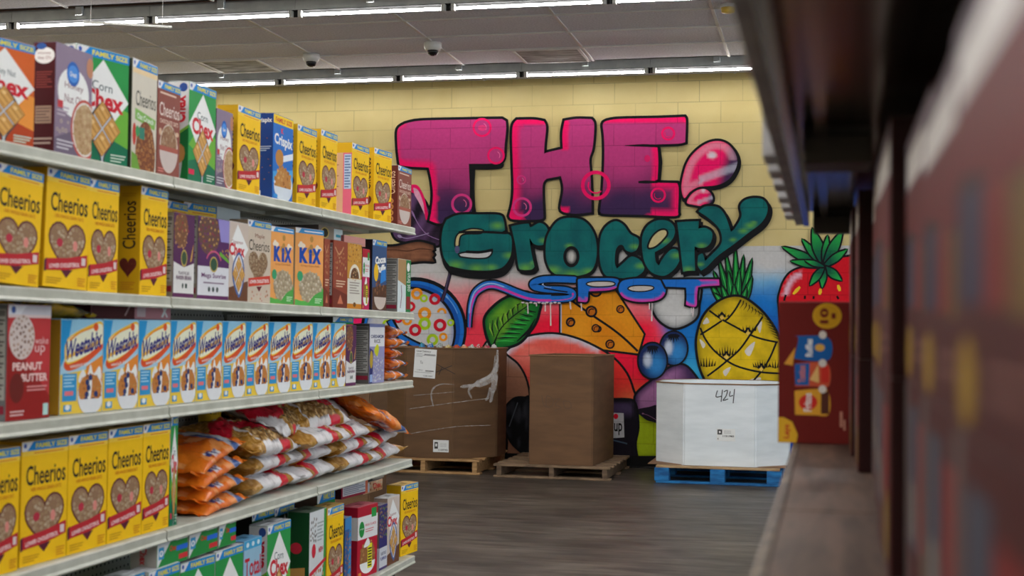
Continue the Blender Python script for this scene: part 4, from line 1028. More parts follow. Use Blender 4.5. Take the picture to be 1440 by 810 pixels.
def chex_piece(a, cx, cy, r):
    for i, (dx, dy) in enumerate(((0, .55), (-.5, 0), (.5, 0), (0, -.55))):
        diamond(a, cx+dx*r, cy+dy*r, r*.46, r*.50, c(168, 112, 52)); diamond(a, cx+dx*r, cy+dy*r, r*.41, r*.45, c(216, 166, 92))
        for k in (-.16, 0, .16): a.stroke([(cx+(dx-.19+k)*r, cy+(dy+.2+k)*r), (cx+(dx+.19+k)*r, cy+(dy-.2+k)*r)], .025*r/.36, c(186, 132, 64))
        diamond(a, cx+dx*r, cy+(dy+.2)*r, r*.12, r*.1, c(234, 196, 132))
def chex_front(a, H, dark, lite, word, wc):
    a.fill([(0, 0), (1, 0), (1, .5), (0, .3)], dark); a.fill([(0, .55), (1, .25), (1, .75), (.4, .9)], lite)
    fam(a, H) ; diamond(a, .5, H-.65, .56, .52, W_)
    a.text(word, .30, H-.55, .68, H-.43, c(40, 70, 76), .0, slope=-.05); a.text('Chex', .12, H-.80, .90, H-.54, R_, .04, slope=-.06)
    a.fill(cr([(.5, .82), (.28, .62), (.24, .42), (.46, .1), (.46, 0), (.56, 0), (.56, .1), (.78, .42), (.72, .62)]), c(56, 64, 70)); a.fill(cr([(.5, .79), (.31, .6), (.28, .42), (.48, .12), (.49, 0), (.53, 0), (.54, .12), (.74, .42), (.69, .6)]), c(196, 204, 212))
    chex_piece(a, .5, .47, .36); a.rect(0, .1, .2, .18, c(222, 40, 84)); lines(a, .66, .95, .04, .16, 3, c(200, 222, 204))
def k_corn(a, H): chex_front(a, H, c(18, 112, 78), c(110, 178, 60), 'Corn', K_)
def k_honeychex(a, H): chex_front(a, H, c(180, 66, 24), c(236, 150, 60), 'Honey Nut', K_)
def s_chex(a, H, d, col=c(20, 120, 60)):
    a.fill([(0, .42*H), (d, .56*H), (d, H), (0, H)], c(214, 214, 214)); a.text('Chex', .2*d, H*.58, .85*d, H*.86, R_, .04, rot90=1); a.ell(.72*d, H*.94, .2*d, .2*d, c(50, 80, 150), 12)
    a.fill([(0, .42*H), (d, .56*H), (d, .53*H), (0, .39*H)], c(120, 176, 60)); a.fill(cr([(.4*d, .3*H), (.7*d, .22*H), (.62*d, .02*H), (.5*d, .02*H)]), c(170, 176, 176)); a.ell(.55*d, .27*H, .3*d, .1*H, c(180, 130, 70), 10)
def k_nutos(a, H):
    a.fill([(0, 0), (1, 0), (1, .5), (0, .2)], c(110, 96, 118)); a.ell(.48, H-.62, .42, .34, W_); a.ell(.46, H-.36, .17, .17, c(32, 96, 184)); a.ell(.46, H-.36, .14, .12, c(70, 140, 220)); a.text('Great', .37, H-.40, .55, H-.33, W_, .02)
    a.text('Honey', .24, H-.60, .74, H-.49, c(130, 74, 84), .0); a.text("Nut O's", .24, H-.77, .74, H-.65, c(130, 74, 84), .0)
    a.ell(.80, .40, .38, .42, c(190, 80, 70)); a.ell(.80, .40, .34, .38, c(226, 220, 214)); P = ellp(.80, .40, .31, .35); a.fill(P, c(186, 152, 112)); bits(a, P, 90, [OAT, c(176, 134, 86), c(220, 194, 150)], .05, 'ring', 8)
    a.ell(.92, H-.2, .1, .14, c(190, 130, 100)); lines(a, .05, .36, .5, .66, 3, c(190, 176, 190)); a.rect(.06, .62, .2, .72, c(200, 60, 70)); lines(a, .05, .5, .05, .2, 3, c(206, 200, 210)); bits(a, [(.05, .25), (.35, .25), (.35, .45), (.05, .45)], 6, [c(200, 180, 170)], .05, 'ring', 2)
def s_nutos(a, H, d):
    a.ell(.5*d, .88*H, .44*d, .075*H, W_); a.text('Honey', .22*d, .885*H, .78*d, .915*H, c(120, 40, 40)); a.text("Nut O's", .22*d, .845*H, .78*d, .875*H, c(120, 40, 40)); a.ell(.36*d, .965*H, .22*d, .03*H, c(50, 90, 160), 12)
    lines(a, .15*d, .85*d, .58*H, .74*H, 7, c(150, 70, 64)); a.rect(.15*d, .26*H, .85*d, .42*H, c(176, 150, 130)); lines(a, .18*d, .82*d, .27*H, .41*H, 5, c(120, 100, 90)); lines(a, .1*d, .9*d, .06*H, .14*H, 2, c(180, 160, 150))
def k_cream(a, H):
    fam(a, H); a.rect(0, H-.2, 1, H-.13, c(232, 206, 160)); a.text('Cheerios', .14, H-.66, .94, H-.44, c(60, 60, 56)); a.fill([(.12, H-.86), (.9, H-.95), (.95, H-.80), (.12, H-.70)], c(130, 180, 90)); a.text('Oat Crunch', .2, H-.86, .86, H-.78, W_, .01, slope=-.06)
    a.ell(.55, .2, .4, .52, c(120, 66, 40)); bits(a, ellp(.55, .25, .38, .46), 110, [c(190, 120, 60), c(160, 96, 50), c(206, 150, 90)], .05, 'ring', 4); a.ell(.1, .5, .07, .16, c(200, 60, 50)); a.ell(.22, .55, .08, .08, c(60, 150, 90)); a.fill([(0, 0), (.35, 0), (.2, .2), (0, .25)], c(110, 160, 60)); a.rect(.3, .45, .5, .62, c(50, 130, 110))
def k_choc(a, H):
    fam(a, H); lines(a, .1, .8, H-.22, H-.15, 1, c(226, 190, 170)); a.text('Cheerios', .08, H-.56, .94, H-.34, c(244, 226, 216)); a.text('CHOCOLATE OATS', .1, H-.68, .9, H-.61, c(232, 200, 180), .02)
    a.ell(.5, .45, .40, .40, c(214, 196, 180)); a.ell(.5, .5, .35, .33, c(150, 112, 84)); bits(a, ellp(.5, .5, .35, .32), 80, [c(176, 132, 100), c(140, 92, 64), c(202, 170, 140)], .05, 'ring', 3); a.fill(ellp(.5, .42, .40, .36, 24, math.pi, 2*math.pi), c(206, 190, 184)); a.rect(.1, .4, .9, .48, c(172, 90, 76)); lines(a, .05, .3, .04, .12, 2, c(220, 130, 120)); a.ell(.12, .7, .06, .06, c(214, 180, 150), 10); a.ell(.86, .72, .07, .04, c(214, 180, 150), 10)
def s_choc(a, H, d):
    a.text('Cheerios', .25*d, H*.52, .8*d, H*.9, c(226, 190, 160), 0, rot90=1)
    for i in range(4): a.stroke(ellp(.5*d, H*(.1+.1*i), .16*d, .16*d, 10), .1*d, c(190, 130, 80), True)
def k_crisp(a, H):
    a.rect(0, H-.17, 1, H, c(244, 206, 40)); a.text('FAMILY SIZE', .1, H-.135, .92, H-.045, c(206, 50, 40), .03); a.text('Crispix', .06, H-.62, .95, H-.36, W_, .03, slope=-.04); a.text('K', .38, H-.33, .5, H-.23, c(220, 40, 50), .03)
    a.ell(.32, .78, .2, .16, c(190, 130, 60)); a.fill([(.5, .72), (1, .82), (1, .94), (.5, .84)], c(226, 232, 240)); a.fill([(0, .5), (1, .62), (1, .3), (0, .3)], c(70, 160, 220))
    a.ell(.52, .26, .46, .3, W_); a.ell(.52, .33, .40, .28, c(188, 128, 66)); bits(a, ellp(.52, .34, .42, .3), 45, [c(196, 134, 62), c(160, 98, 44), c(222, 170, 100)], .09, 'flake', 6); a.fill(ellp(.52, .24, .46, .26, 20, math.pi, 2*math.pi), c(214, 222, 232)); a.ell(.15, .06, .1, .04, c(60, 150, 220), 10)
def s_crisp(a, H, d):
    a.text('Crispix', .08*d, H*.88, .92*d, H*.95, W_, .02); bits(a, [(0, .1*H), (d, .1*H), (d, .8*H), (0, .8*H)], 14, [c(180, 110, 60), c(150, 90, 50)], .06, 'flake', 9); lines(a, .1*d, .9*d, .55*H, .62*H, 3, c(180, 200, 230)); a.rect(.1*d, .03*H, .4*d, .09*H, c(220, 220, 220))
def k_wheat(a, H):
    a.fill([(0, H*.42), (1, H*.5), (1, 0), (0, 0)], c(240, 204, 70)); a.fill([(0, H), (.25, H), (.12, H*.62), (0, H*.5)], c(30, 150, 214)); a.fill([(.25, H), (1, H), (1, H*.62), (.12, H*.62)], c(150, 204, 232))
    a.fill(cr([(.10, H*.58), (.16, H*.80), (.7, H*.95), (.98, H*.97), (.98, H*.72), (.55, H*.58), (.2, H*.52)]), c(246, 200, 60)); a.fill(cr([(.13, H*.60), (.18, H*.79), (.68, H*.92), (.97, H*.95), (.97, H*.74), (.55, H*.61), (.2, H*.55)]), c(240, 240, 214))
    a.fill(cr([(.1, H*.56), (.2, H*.53), (.55, H*.60), (.97, H*.74), (.97, H*.68), (.55, H*.52), (.2, H*.46), (.08, H*.5)]), c(222, 84, 40)); a.text('WHOLE GRAIN', .22, H*.505, .78, H*.535, W_, .02, slope=.1)
    a.fill([(.12, H*.62), (.95, H*.80), (.95, H*.745), (.12, H*.58)], c(240, 190, 70)); a.text('Weetabix', .10, H*.63, .97, H*.84, c(44, 42, 124), .03, slope=.22, shear=.12)
    a.stroke(cr([(.2, H*.78), (.45, H*.87), (.8, H*.93)], False), .03, c(236, 150, 40)); a.ell(.82, H*.925, .06, .06, c(226, 90, 40), 12)
    a.fill([(.6, H*.5), (1, H*.62), (1, H*.3), (.6, H*.4)], c(230, 140, 50)); a.rect(.05, H*.14, .38, H*.43, c(50, 150, 206)); lines(a, .08, .34, H*.28, H*.42, 4, c(170, 214, 236)); a.rect(.1, H*.2, .3, H*.245, c(232, 120, 130))
    a.fill(cr([(.42, H*.34), (.52, H*.47), (.62, H*.40), (.7, H*.52), (.78, H*.42), (.92, H*.5), (.96, H*.36), (.7, H*.3)]), W_)
    a.ell(.72, H*.2, .32, .30, c(226, 228, 232)); P = ellp(.70, H*.25, .28, .22); a.fill(P, c(196, 124, 60)); bits(a, P, 60, [c(214, 150, 80), c(170, 100, 46)], .05, 'flake', 3); a.fill(cr([(.62, H*.12), (.68, H*.3), (.66, H*.4), (.72, H*.4), (.74, H*.3), (.7, H*.12)]), W_)
    for x, y in ((.62, .2), (.66, .27), (.63, .33), (.70, .38), (.84, .2), (.78, .13), (.6, .14)): a.ell(x, H*y, .05, .045, c(40, 56, 110), 10)
    a.fill(ellp(.72, H*.15, .30, .2, 20, math.pi, 2*math.pi), c(228, 230, 234)); a.rect(.08, H*.03, .26, H*.1, c(60, 150, 200)); a.ell(.17, H*.075, .06, .04, W_, 10)
def k_kix(a, H):
    a.rect(0, H-.10, 1, H, c(60, 150, 210)); a.fill([(0, H-.1), (.1, H-.1), (.2, H), (0, H)], W_); lines(a, .3, .95, H-.08, H-.03, 1, W_)
    for x, y in ((.22, H-.34), (.8, H-.38)): a.ell(x, y, .13, .05, c(240, 226, 206), 12); a.ell(x-.03, y+.04, .06, .04, c(240, 226, 206), 10)
    for x, y in ((.56, H-.2), (.48, H-.42), (.62, H-.46), (.55, H-.36)): a.ell(x, y, .06, .06, c(190, 140, 70), 12)
    for i, (ch, x0, x1) in enumerate((('K', .14, .44), ('i', .47, .58), ('X', .58, .90))): a.text(ch, x0, H*.55, x1, H*.75-.02*(i == 1), c(24, 74, 170), .07)
    a.text('Crispy Corn Puffs', .2, H*.50, .85, H*.53, c(170, 90, 40)); a.fill(cr([(0, .12), (.3, .1), (.6, .3), (1, .35), (1, 0, 1), (0, 0, 1)]), c(90, 176, 80))
    P = ellp(.55, .36, .40, .30, 24); a.fill(P, c(168, 150, 124)); bits(a, P, 90, [c(196, 180, 150), c(168, 150, 120), c(214, 200, 176)], .055, 'ball', 4); a.fill(cr([(.45, .04), (.7, .22), (1, .28), (1, 0, 1), (.45, 0, 1)]), c(80, 166, 76)); a.ell(.17, H*.38, .1, .1, c(60, 160, 110), 14); lines(a, .7, .95, .05, .16, 3, c(210, 240, 200))
def k_granola(a, H):
    a.rect(0, H*.42, 1, H, c(86, 40, 86)); a.rect(0, 0, 1, H*.42, c(226, 224, 222)); a.fill([(0, H*.42), (.5, H*.36), (1, H*.42)], c(86, 40, 86)); a.rect(0, 0, 1, .07, c(100, 44, 90))
    a.fill(cr([(.08, H*.66), (.5, H*.6), (.66, H*.8), (.55, H*.98), (.12, H*.97), (.04, H*.8)]), c(122, 82, 60)); bits(a, ellp(.35, H*.8, .34, .34), 70, [c(190, 130, 80), c(214, 160, 110), c(150, 96, 60), c(172, 60, 70)], .06, 'flake', 2); a.fill(cr([(.8, H*.45), (.95, H*.65), (.88, H*.46)]), c(210, 160, 80))
    a.ell(.5, H*.47, .15, .15, c(196, 170, 90), 16); a.ell(.5, H*.47, .12, .12, c(60, 84, 60), 16); a.text('FLAX PLUS', .25, H*.27, .75, H*.31, c(90, 60, 90), .01); a.text('RAISIN BRAN', .14, H*.21, .86, H*.26, c(100, 40, 90), .02); a.ell(.45, .2, .04, .05, c(60, 80, 70), 8); a.rect(.56, .16, .66, .24, c(60, 80, 70))
def k_sunrise(a, H):
    a.rect(0, H*.40, 1, H, c(84, 40, 96)); a.rect(0, 0, 1, H*.40, c(222, 222, 228)); a.rect(0, 0, 1, .06, c(96, 40, 92)); a.fill([(.62, H), (1, H), (1, H*.72), (.72, H*.72)], c(150, 140, 206))
    P = ellp(.34, H*.80, .34, .34); a.fill(P, c(104, 72, 66)); bits(a, P, 80, [c(206, 160, 90), c(226, 190, 120), c(150, 60, 80), c(120, 60, 110), c(180, 130, 70)], .055, 'flake', 7); bits(a, ellp(.9, H*.58, .14, .1), 16, [c(200, 140, 80)], .05, 'flake', 1); a.fill([(.68, H*.55), (1, H*.46), (1, H*.5), (.7, H*.6)], c(110, 170, 60))
    a.stroke(ellp(.5, H*.44, .24, .2, 12, .3, 2.8), .03, c(206, 90, 130)); a.ell(.5, H*.43, .13, .13, c(196, 170, 90), 16); a.ell(.5, H*.43, .105, .105, c(50, 84, 64), 16)
    a.text('Mega Sunrise', .12, H*.245, .9, H*.32, c(110, 40, 110), .01); lines(a, .18, .84, H*.18, H*.22, 1, c(150, 130, 150))
    for i in range(3): a.ell(.36+.13*i, .16, .04, .045, c(80, 90, 90), 8)
def k_cinnchex(a, H):
    a.fill([(0, 0), (1, 0), (1, .4), (0, .25)], c(110, 70, 50)); diamond(a, .42, H-.5, .62, .46, W_); a.text('Cinnamon', .1, H-.42, .7, H-.35, c(150, 60, 60)); a.text('Chex', -.0, H-.66, .80, H-.42, R_, .04, slope=-.03)
    a.fill(cr([(.5, .95), (.2, .7), (.2, .4), (.45, .1), (.6, .1), (.8, .45), (.75, .75)]), c(70, 100, 160)); a.fill(cr([(.5, .9), (.25, .68), (.26, .42), (.48, .16), (.58, .16), (.74, .45), (.7, .72)]), c(226, 226, 232)); chex_piece(a, .5, .52, .34); bits(a, [(.1, .02), (.95, .02), (.95, .15), (.1, .15)], 12, [c(140, 80, 50)], .06, 'flake')
def k_maple(a, H):
    fam(a, H); a.text('Maple', .3, H-.34, .7, H-.24, c(130, 70, 50)); a.text('Cheerios', .05, H-.56, .92, H-.36, c(50, 44, 40)); h = heart(.45, .68, .40, .9); a.fill(h, c(130, 100, 76)); bits(a, h, 110, [c(206, 184, 150), c(180, 150, 116)], .045, 'ring', 2)
    a.fill([(.05, .44), (.97, .52), (.97, .36), (.05, .28)], c(212, 70, 56)); a.text('LOWER CHOLESTEROL', .1, .365, .92, .43, W_, .02, slope=.06); a.fill([(.38, .29), (.62, .31), (.5, .2)], c(110, 40, 50)); bits(a, [(.1, .03), (.9, .03), (.9, .22), (.1, .22)], 10, [c(226, 170, 160), c(214, 150, 120)], .05, 'flake')
def k_peanut(a, H):
    a.rect(0, H-.13, 1, H, c(206, 204, 214)); a.fill([(0, H-.13), (.28, H-.13), (.42, H), (0, H)], c(226, 226, 234)); a.ell(.12, H-.065, .05, .05, c(60, 90, 160), 12); a.rect(0, H-.17, 1, H-.13, c(226, 206, 206)); a.fill([(0, 0), (1, 0), (1, .3), (.3, .9), (0, 1.0)], c(150, 26, 26))
    P = ellp(.32, H*.72, .29, .30); a.fill(P, c(214, 200, 196)); bits(a, ellp(.32, H*.725, .26, .27), 70, [c(170, 134, 116), c(196, 160, 140), c(140, 104, 90)], .05, 'flake', 5)
    a.text('wake', .62, H*.66, .94, H*.72, c(240, 200, 200), .0); a.text('up', .62, H*.56, .86, H*.645, c(240, 200, 200), .0); a.text('PEANUT', .12, H*.43, .8, H*.50, c(246, 214, 210), .03); a.text('BUTTER', .32, H*.33, .93, H*.40, c(246, 214, 210), .03)
    a.ell(.22, H*.28, .16, .2, c(110, 30, 26)); a.rect(.84, .04, .96, .2, c(180, 220, 214)); lines(a, .45, .92, H*.24, H*.3, 2, c(226, 150, 150)); lines(a, .08, .4, .05, .14, 2, c(226, 190, 190))
def s_grey(a, H, d):
    a.rect(.08*d, .18*H, .92*d, .96*H, c(170, 168, 164)); lines(a, .12*d, .88*d, .2*H, .88*H, 22, c(70, 68, 66)); a.rect(.12*d, .55*H, .88*d, .56*H, K_); a.rect(.1*d, .9*H, .9*d, .95*H, c(110, 108, 106)); a.rect(.08*d, .06*H, .92*d, .13*H, c(140, 40, 60))
def k_gold(a, H):
    a.rect(0, 0, 1, H*.46, c(222, 218, 206)); bits(a, [(0, H*.72), (1, H*.72), (1, H), (0, H)], 50, [c(206, 140, 60), c(170, 104, 40), c(226, 176, 100)], .07, 'flake', 3); a.stroke(ellp(.5, H*.47, .34, .3, 16, 0, math.pi), .09, c(236, 226, 206)); a.fill(ellp(.5, H*.47, .3, .26, 16, 0, math.pi), c(90, 60, 40)); bits(a, ellp(.5, H*.53, .24, .16), 26, [c(220, 180, 130), c(150, 96, 60)], .05, 'flake'); lines(a, .15, .85, H*.22, H*.42, 5, c(160, 150, 140)); a.rect(0, 0, 1, .12, c(206, 130, 40)); a.ell(.5, .1, .1, .06, c(120, 80, 40), 10)
def k_bluechoc(a, H):
    fam(a, H); a.fill([(0, 0), (1, 0), (1, .6), (0, .5)], c(86, 56, 44)); a.text('Cocoa', .18, H-.52, .92, H-.34, W_, .06, slope=.1); a.text('Puffs', .26, H-.72, .92, H-.54, W_, .06, slope=.1); bits(a, ellp(.55, .36, .4, .3), 60, [c(120, 74, 50), c(96, 56, 38), c(150, 100, 70)], .07, 'ball', 3); a.fill(ellp(.55, .3, .42, .28, 16, math.pi, 2*math.pi), c(206, 190, 180)); a.ell(.25, .85, .15, .2, c(240, 190, 40)); a.fill([(.55, .6), (.95, .7), (.9, .95), (.6, .9)], c(40, 130, 210))
def k_leaf(a, H):
    a.rect(.62, 0, 1, H, c(30, 120, 66)); a.fill([(0, H*.6), (.62, H*.5), (.62, H), (0, H)], c(176, 140, 96)); a.ell(.8, H*.86, .12, .12, W_, 12); a.rect(.66, .08, .96, H*.3, c(150, 40, 50)); a.text('oat bran', .66, H*.4, .95, H*.75, W_, .0, rot90=1); a.stroke([(.2, .1), (.3, .45), (.25, .7)], .04, c(120, 60, 80))
def k_violet(a, H):
    a.rect(0, H*.62, 1, H, c(226, 226, 230)); a.rect(0, 0, 1, H*.62, c(150, 148, 190)); a.rect(0, H-.07, 1, H, c(120, 130, 180)); a.text('CARDAMOM', .08, H*.76, .92, H*.82, c(50, 60, 110), .03); a.text('RICE', .3, H*.68, .7, H*.74, c(70, 70, 80), .02); a.fill(cr([(.3, H*.55), (.5, H*.66), (.62, H*.58), (.5, H*.45)]), c(206, 206, 40)); bits(a, [(.25, .05), (.95, .05), (.95, H*.45), (.3, H*.45)], 90, [c(206, 204, 206), c(170, 168, 180), c(226, 226, 230)], .06, 'flake', 3); a.fill([(0, 0), (.2, 0), (.25, H*.55), (0, H*.6)], c(40, 44, 110)); a.ell(.12, H*.4, .1, .2, c(190, 160, 50)); a.rect(.04, .03, .2, .2, c(150, 176, 220))
def k_total(a, H):
    a.rect(0, H-.14, 1, H, c(60, 160, 206)); 
    for i in range(3): a.ell(.2+.3*i, H-.07, .08, .04, c(210, 232, 240), 10)
    a.text('Total', .05, H-.58, .95, H-.28, c(190, 30, 50), .02); bits(a, ellp(.5, .5, .42, .36), 60, [c(206, 150, 80), c(180, 116, 56)], .08, 'flake')
def k_bran(a, H):
    a.rect(0, H*.86, 1, H, c(176, 24, 50)); a.rect(0, H*.54, 1, H*.86, c(226, 226, 226)); a.ell(.2, H*.68, .13, .17, c(30, 140, 60)); a.text('simple', .1, H*.67, .3, H*.70, W_); a.rect(.68, H*.82, .93, H*.95, c(40, 150, 70)); a.text('BRAN FLAKES', .38, H*.71, .92, H*.745, c(200, 60, 70), .01); lines(a, .38, .8, H*.62, H*.68, 2, c(210, 120, 120))
    a.ell(.5, H*.27, .38, .34, c(150, 100, 60)); bits(a, ellp(.5, H*.3, .36, .32), 70, [c(206, 150, 90), c(180, 120, 66), c(150, 96, 50)], .07, 'flake', 4); a.fill(ellp(.5, H*.2, .38, .24, 20, math.pi, 2*math.pi), W_); a.rect(.5, .16, .72, .68, c(226, 220, 40))
    for i in range(7): a.rect(.52, .2+.06*i, .70, .23+.06*i, K_)
    a.rect(.05, .04, .18, .12, c(226, 140, 60)); a.fill(cr([(.3, H*.42), (.5, H*.54), (.6, H*.44)]), W_)
def k_navy(a, H):
    a.rect(0, 0, 1, H*.34, c(206, 208, 216)); a.rect(0, 0, 1, .06, c(70, 50, 110)); bits(a, [(.05, H*.5), (.95, H*.5), (.95, H*.97), (.05, H*.97)], 70, [c(190, 140, 80), c(150, 100, 56), c(214, 180, 110), c(120, 150, 60)], .08, 'flake', 2); a.text('FLAX PLUS', .2, H*.22, .85, H*.27, c(50, 50, 90), .02); a.text('PUMPKIN', .15, H*.14, .9, H*.19, c(60, 60, 140), .02)
def k_whitegreen(a, H):
    a.fill([(0, 0), (.45, 0), (1, H*.5), (1, H*.2), (.9, 0), (1, 0), (1, H*.1), (0, H*.1)], c(40, 140, 70)); a.rect(.86, 0, 1, H, c(60, 150, 60)); bits(a, [(.05, H*.7), (.4, H*.68), (.4, H*.93), (.05, H*.92)], 30, [c(150, 140, 130), c(110, 104, 100)], .06, 'flake'); lines(a, .45, .84, H*.66, H*.88, 6, c(160, 170, 170)); a.ell(.25, H*.58, .12, .12, c(206, 40, 60)); a.text('NEW', .55, H*.54, .82, H*.6, c(200, 50, 70), .02); a.fill([(0, H*.36), (1, H*.47), (1, H*.43), (0, H*.31)], c(206, 40, 60)); bits(a, [(.05, H*.2), (.85, H*.26), (.85, H*.4), (.05, H*.3)], 30, [c(200, 120, 80), c(220, 170, 120)], .08, 'flake')
def s_darkgreen(a, H, d):
    a.ell(.4*d, .62*H, .26*d, .06*H, c(190, 40, 60)); a.fill([(.05*d, .4*H), (.8*d, .42*H), (.8*d, .22*H), (.1*d, .24*H)], c(190, 140, 76)); a.stroke([(.1*d, .32*H), (.8*d, .32*H)], .03, c(140, 96, 46)); a.fill([(0, .12*H), (d, .26*H), (d, 0), (0, 0)], c(206, 206, 206)); a.stroke(ellp(.5*d, .04*H, .3*d, .06*H, 12), .05, R_, True)
def k_side_green(a, H):
    a.fill([(0, 0), (.44, H), (0, H)], c(220, 222, 222)); a.rect(.05, H*.35, .22, H*.82, c(60, 150, 200)); a.text('0', .07, H*.45, .2, H*.7, W_, .03); a.rect(.62, H*.5, 1, H*.7, c(40, 110, 220)); a.rect(.7, H*.14, 1, H*.34, c(214, 50, 60)); a.text('Chex', .4, H*.56, .62, H*.78, c(206, 60, 50), .03); a.rect(.6, H*.92, 1, H, c(224, 226, 226)); a.rect(0, H*.95, .6, H, c(40, 130, 200))
def s_chexend(a, H, d): a.text('Chex', .35*d, H*.15, .62*d, H*.85, c(190, 40, 50), .03, rot90=-1)
def k_emblem(a, H): a.ell(.25, .5*H, .17, .40*H, c(190, 166, 90), 16); a.ell(.25, .5*H, .13, .32*H, c(40, 40, 30), 16); a.rect(.62, .1*H, .98, .9*H, c(200, 216, 220)); a.rect(.7, .3*H, .9, .5*H, c(60, 150, 170))
def k_lyingpink(a, H): a.rect(0, 0, .52, H, c(84, 20, 30)); a.rect(.02+.5, 0, 1, H, c(206, 140, 148)); a.rect(.55, .15*H, .66, .85*H, c(226, 200, 204)); a.stroke([(.40, .2*H), (.46, .85*H)], .02, c(190, 150, 150)); a.stroke([(.88, .15*H), (.94, .9*H)], .03, W_); a.stroke([(.95, .15*H), (.88, .9*H)], .02, W_)
def k_facts(a, H): a.rect(.05, .12*H, .95, .88*H, c(214, 216, 220)); lines(a, .08, .9, .16*H, .84*H, 7, c(130, 140, 160)); a.rect(.9, .0, 1, H, c(214, 110, 80))
def k_topgreen(a, H): a.rect(0, H*.3, 1, H, B_); a.fill([(0, .3*H), (.1, .3*H), (.3, H), (0, H)], W_); a.text('FAMILY SIZE', .34, H*.45, .95, H*.85, c(232, 220, 60), .03); a.rect(0, 0, 1, .3*H, c(30, 130, 60))
def k_blank(a, H): lines(a, .1, .9, .1*H, .3*H, 3, c(150, 140, 130))
def k_bread(a, H): bits(a, [(.05, .1*H), (.95, .1*H), (.95, .9*H), (.05, .9*H)], 30, [c(190, 130, 80), c(150, 96, 60), c(226, 210, 190)], .06, 'flake'); a.rect(.05, .1*H, .3, .9*H, c(206, 210, 222)); a.text('Chex', .5, .25*H, .9, .8*H, R_, .03)
def k_tealtop(a, H): a.rect(.1, .55*H, .9, .8*H, c(40, 130, 150)); a.rect(.1, .2*H, .6, .4*H, c(190, 200, 206))
def k_minis(a, H): a.rect(0, H-.3, 1, H, c(60, 130, 190)); a.fill([(.5, 0), (1, 0), (1, H), (.7, H)], c(40, 130, 190)); bits(a, [(.05, .3), (.9, .3), (.9, H-.35), (.05, H-.35)], 40, [c(206, 150, 90), c(160, 100, 60)], .09, 'flake'); a.rect(.1, .05, .9, .28, c(206, 214, 226))

KINDS = {}
def kind(key, w, h, d, base, side, top, front=None, sidef=None):
    KINDS[key] = dict(w=w, h=h, d=d, base=base, side=side, top=top, front=front, sidef=sidef, mesh=None)
YEL = c(248, 198, 20)
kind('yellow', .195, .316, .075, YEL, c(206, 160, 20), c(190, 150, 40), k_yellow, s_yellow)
def s_count(a, H, d):
    a.rect(0, 0, .66*d, .86*H, c(206, 160, 124)); a.rect(.66*d, 0, d, .86*H, c(214, 96, 120)); a.rect(.70*d, .36*H, .97*d, .84*H, c(176, 196, 222)); lines(a, .72*d, .95*d, .37*H, .83*H, 12, c(90, 110, 150))
    for t, y in (('0', .72), ('4', .57), ('12', .42)): a.text(t, .16*d, y*H, (.3+.12*(len(t)-1))*d, (y+.06)*H, K_, .02); lines(a, .1*d, .5*d, (y-.04)*H, (y-.015)*H, 1, c(150, 100, 70))
    a.ell(.2*d, .06*H, .1*d, .03*H, c(110, 70, 60), 10)
kind('yellowfacts', .195, .316, .115, YEL, c(206, 160, 20), c(190, 150, 40), k_yellow, s_count)
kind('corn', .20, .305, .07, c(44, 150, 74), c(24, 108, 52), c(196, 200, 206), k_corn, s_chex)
kind('honeychex', .20, .305, .07, c(212, 98, 36), c(170, 70, 30), c(206, 200, 196), k_honeychex, None)
kind('nutos', .195, .29, .065, c(140, 122, 144), c(74, 24, 30), c(120, 100, 120), k_nutos, s_nutos)
kind('cream', .19, .30, .07, c(214, 206, 190), c(60, 64, 52), c(206, 200, 190), k_cream, None)
kind('choc', .19, .29, .07, c(140, 76, 66), c(96, 40, 32), c(196, 190, 186), k_choc, s_choc)
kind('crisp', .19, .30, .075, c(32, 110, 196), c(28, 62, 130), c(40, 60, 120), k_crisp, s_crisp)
kind('wheat', .186, .247, .072, c(170, 210, 230), c(190, 140, 40), c(120, 186, 220), k_wheat, None)
kind('kix', .19, .285, .065, c(240, 166, 92), c(196, 176, 150), c(90, 150, 200), k_kix, None)
kind('granola', .19, .275, .065, c(86, 40, 86), c(150, 140, 124), c(120, 90, 110), k_granola, s_grey)
kind('sunrise', .215, .285, .065, c(86, 40, 96), c(150, 140, 124), c(120, 110, 160), k_sunrise, s_grey)
kind('cinnchex', .19, .29, .065, c(206, 190, 178), c(150, 130, 116), c(206, 206, 206), k_cinnchex, None)
kind('maple', .19, .29, .07, c(206, 190, 172), c(150, 130, 110), c(190, 190, 190), k_maple, None)
kind('peanut', .20, .31, .07, c(190, 54, 58), c(110, 110, 112), c(190, 190, 200), k_peanut, s_grey)
kind('red', .19, .26, .06, c(150, 60, 54), c(120, 50, 44), c(150, 80, 70), k_gold, s_grey)
def k_brown(a, H):
    a.fill([(0, 0), (1, 0), (1, H*.2), (0, H*.3)], c(116, 48, 38)); bits(a, ellp(.5, H*.66, .4, .26), 40, [c(206, 140, 90), c(176, 100, 64), c(226, 176, 130)], .07, 'flake', 4); a.stroke(cr([(.1, H*.9), (.4, H*.8), (.7, H*.92)], False), .04, c(206, 150, 110)); lines(a, .2, .85, H*.3, H*.42, 3, c(226, 190, 160)); a.fill([(.3, H*.06), (.7, H*.06), (.5, H*.2)], c(206, 120, 90))
kind('brownred', .19, .27, .06, c(150, 70, 52), c(120, 50, 40), c(150, 80, 70), k_brown, s_grey)
kind('gold', .17, .27, .06, c(206, 150, 60), c(150, 110, 50), c(200, 150, 90), k_gold, None)
kind('magenta', .15, .26, .06, c(190, 30, 90), c(60, 40, 40), c(90, 60, 60), k_bran, None)
kind('bluechoc', .19, .30, .07, c(54, 84, 130), c(40, 30, 34), c(90, 150, 200), k_bluechoc, None)
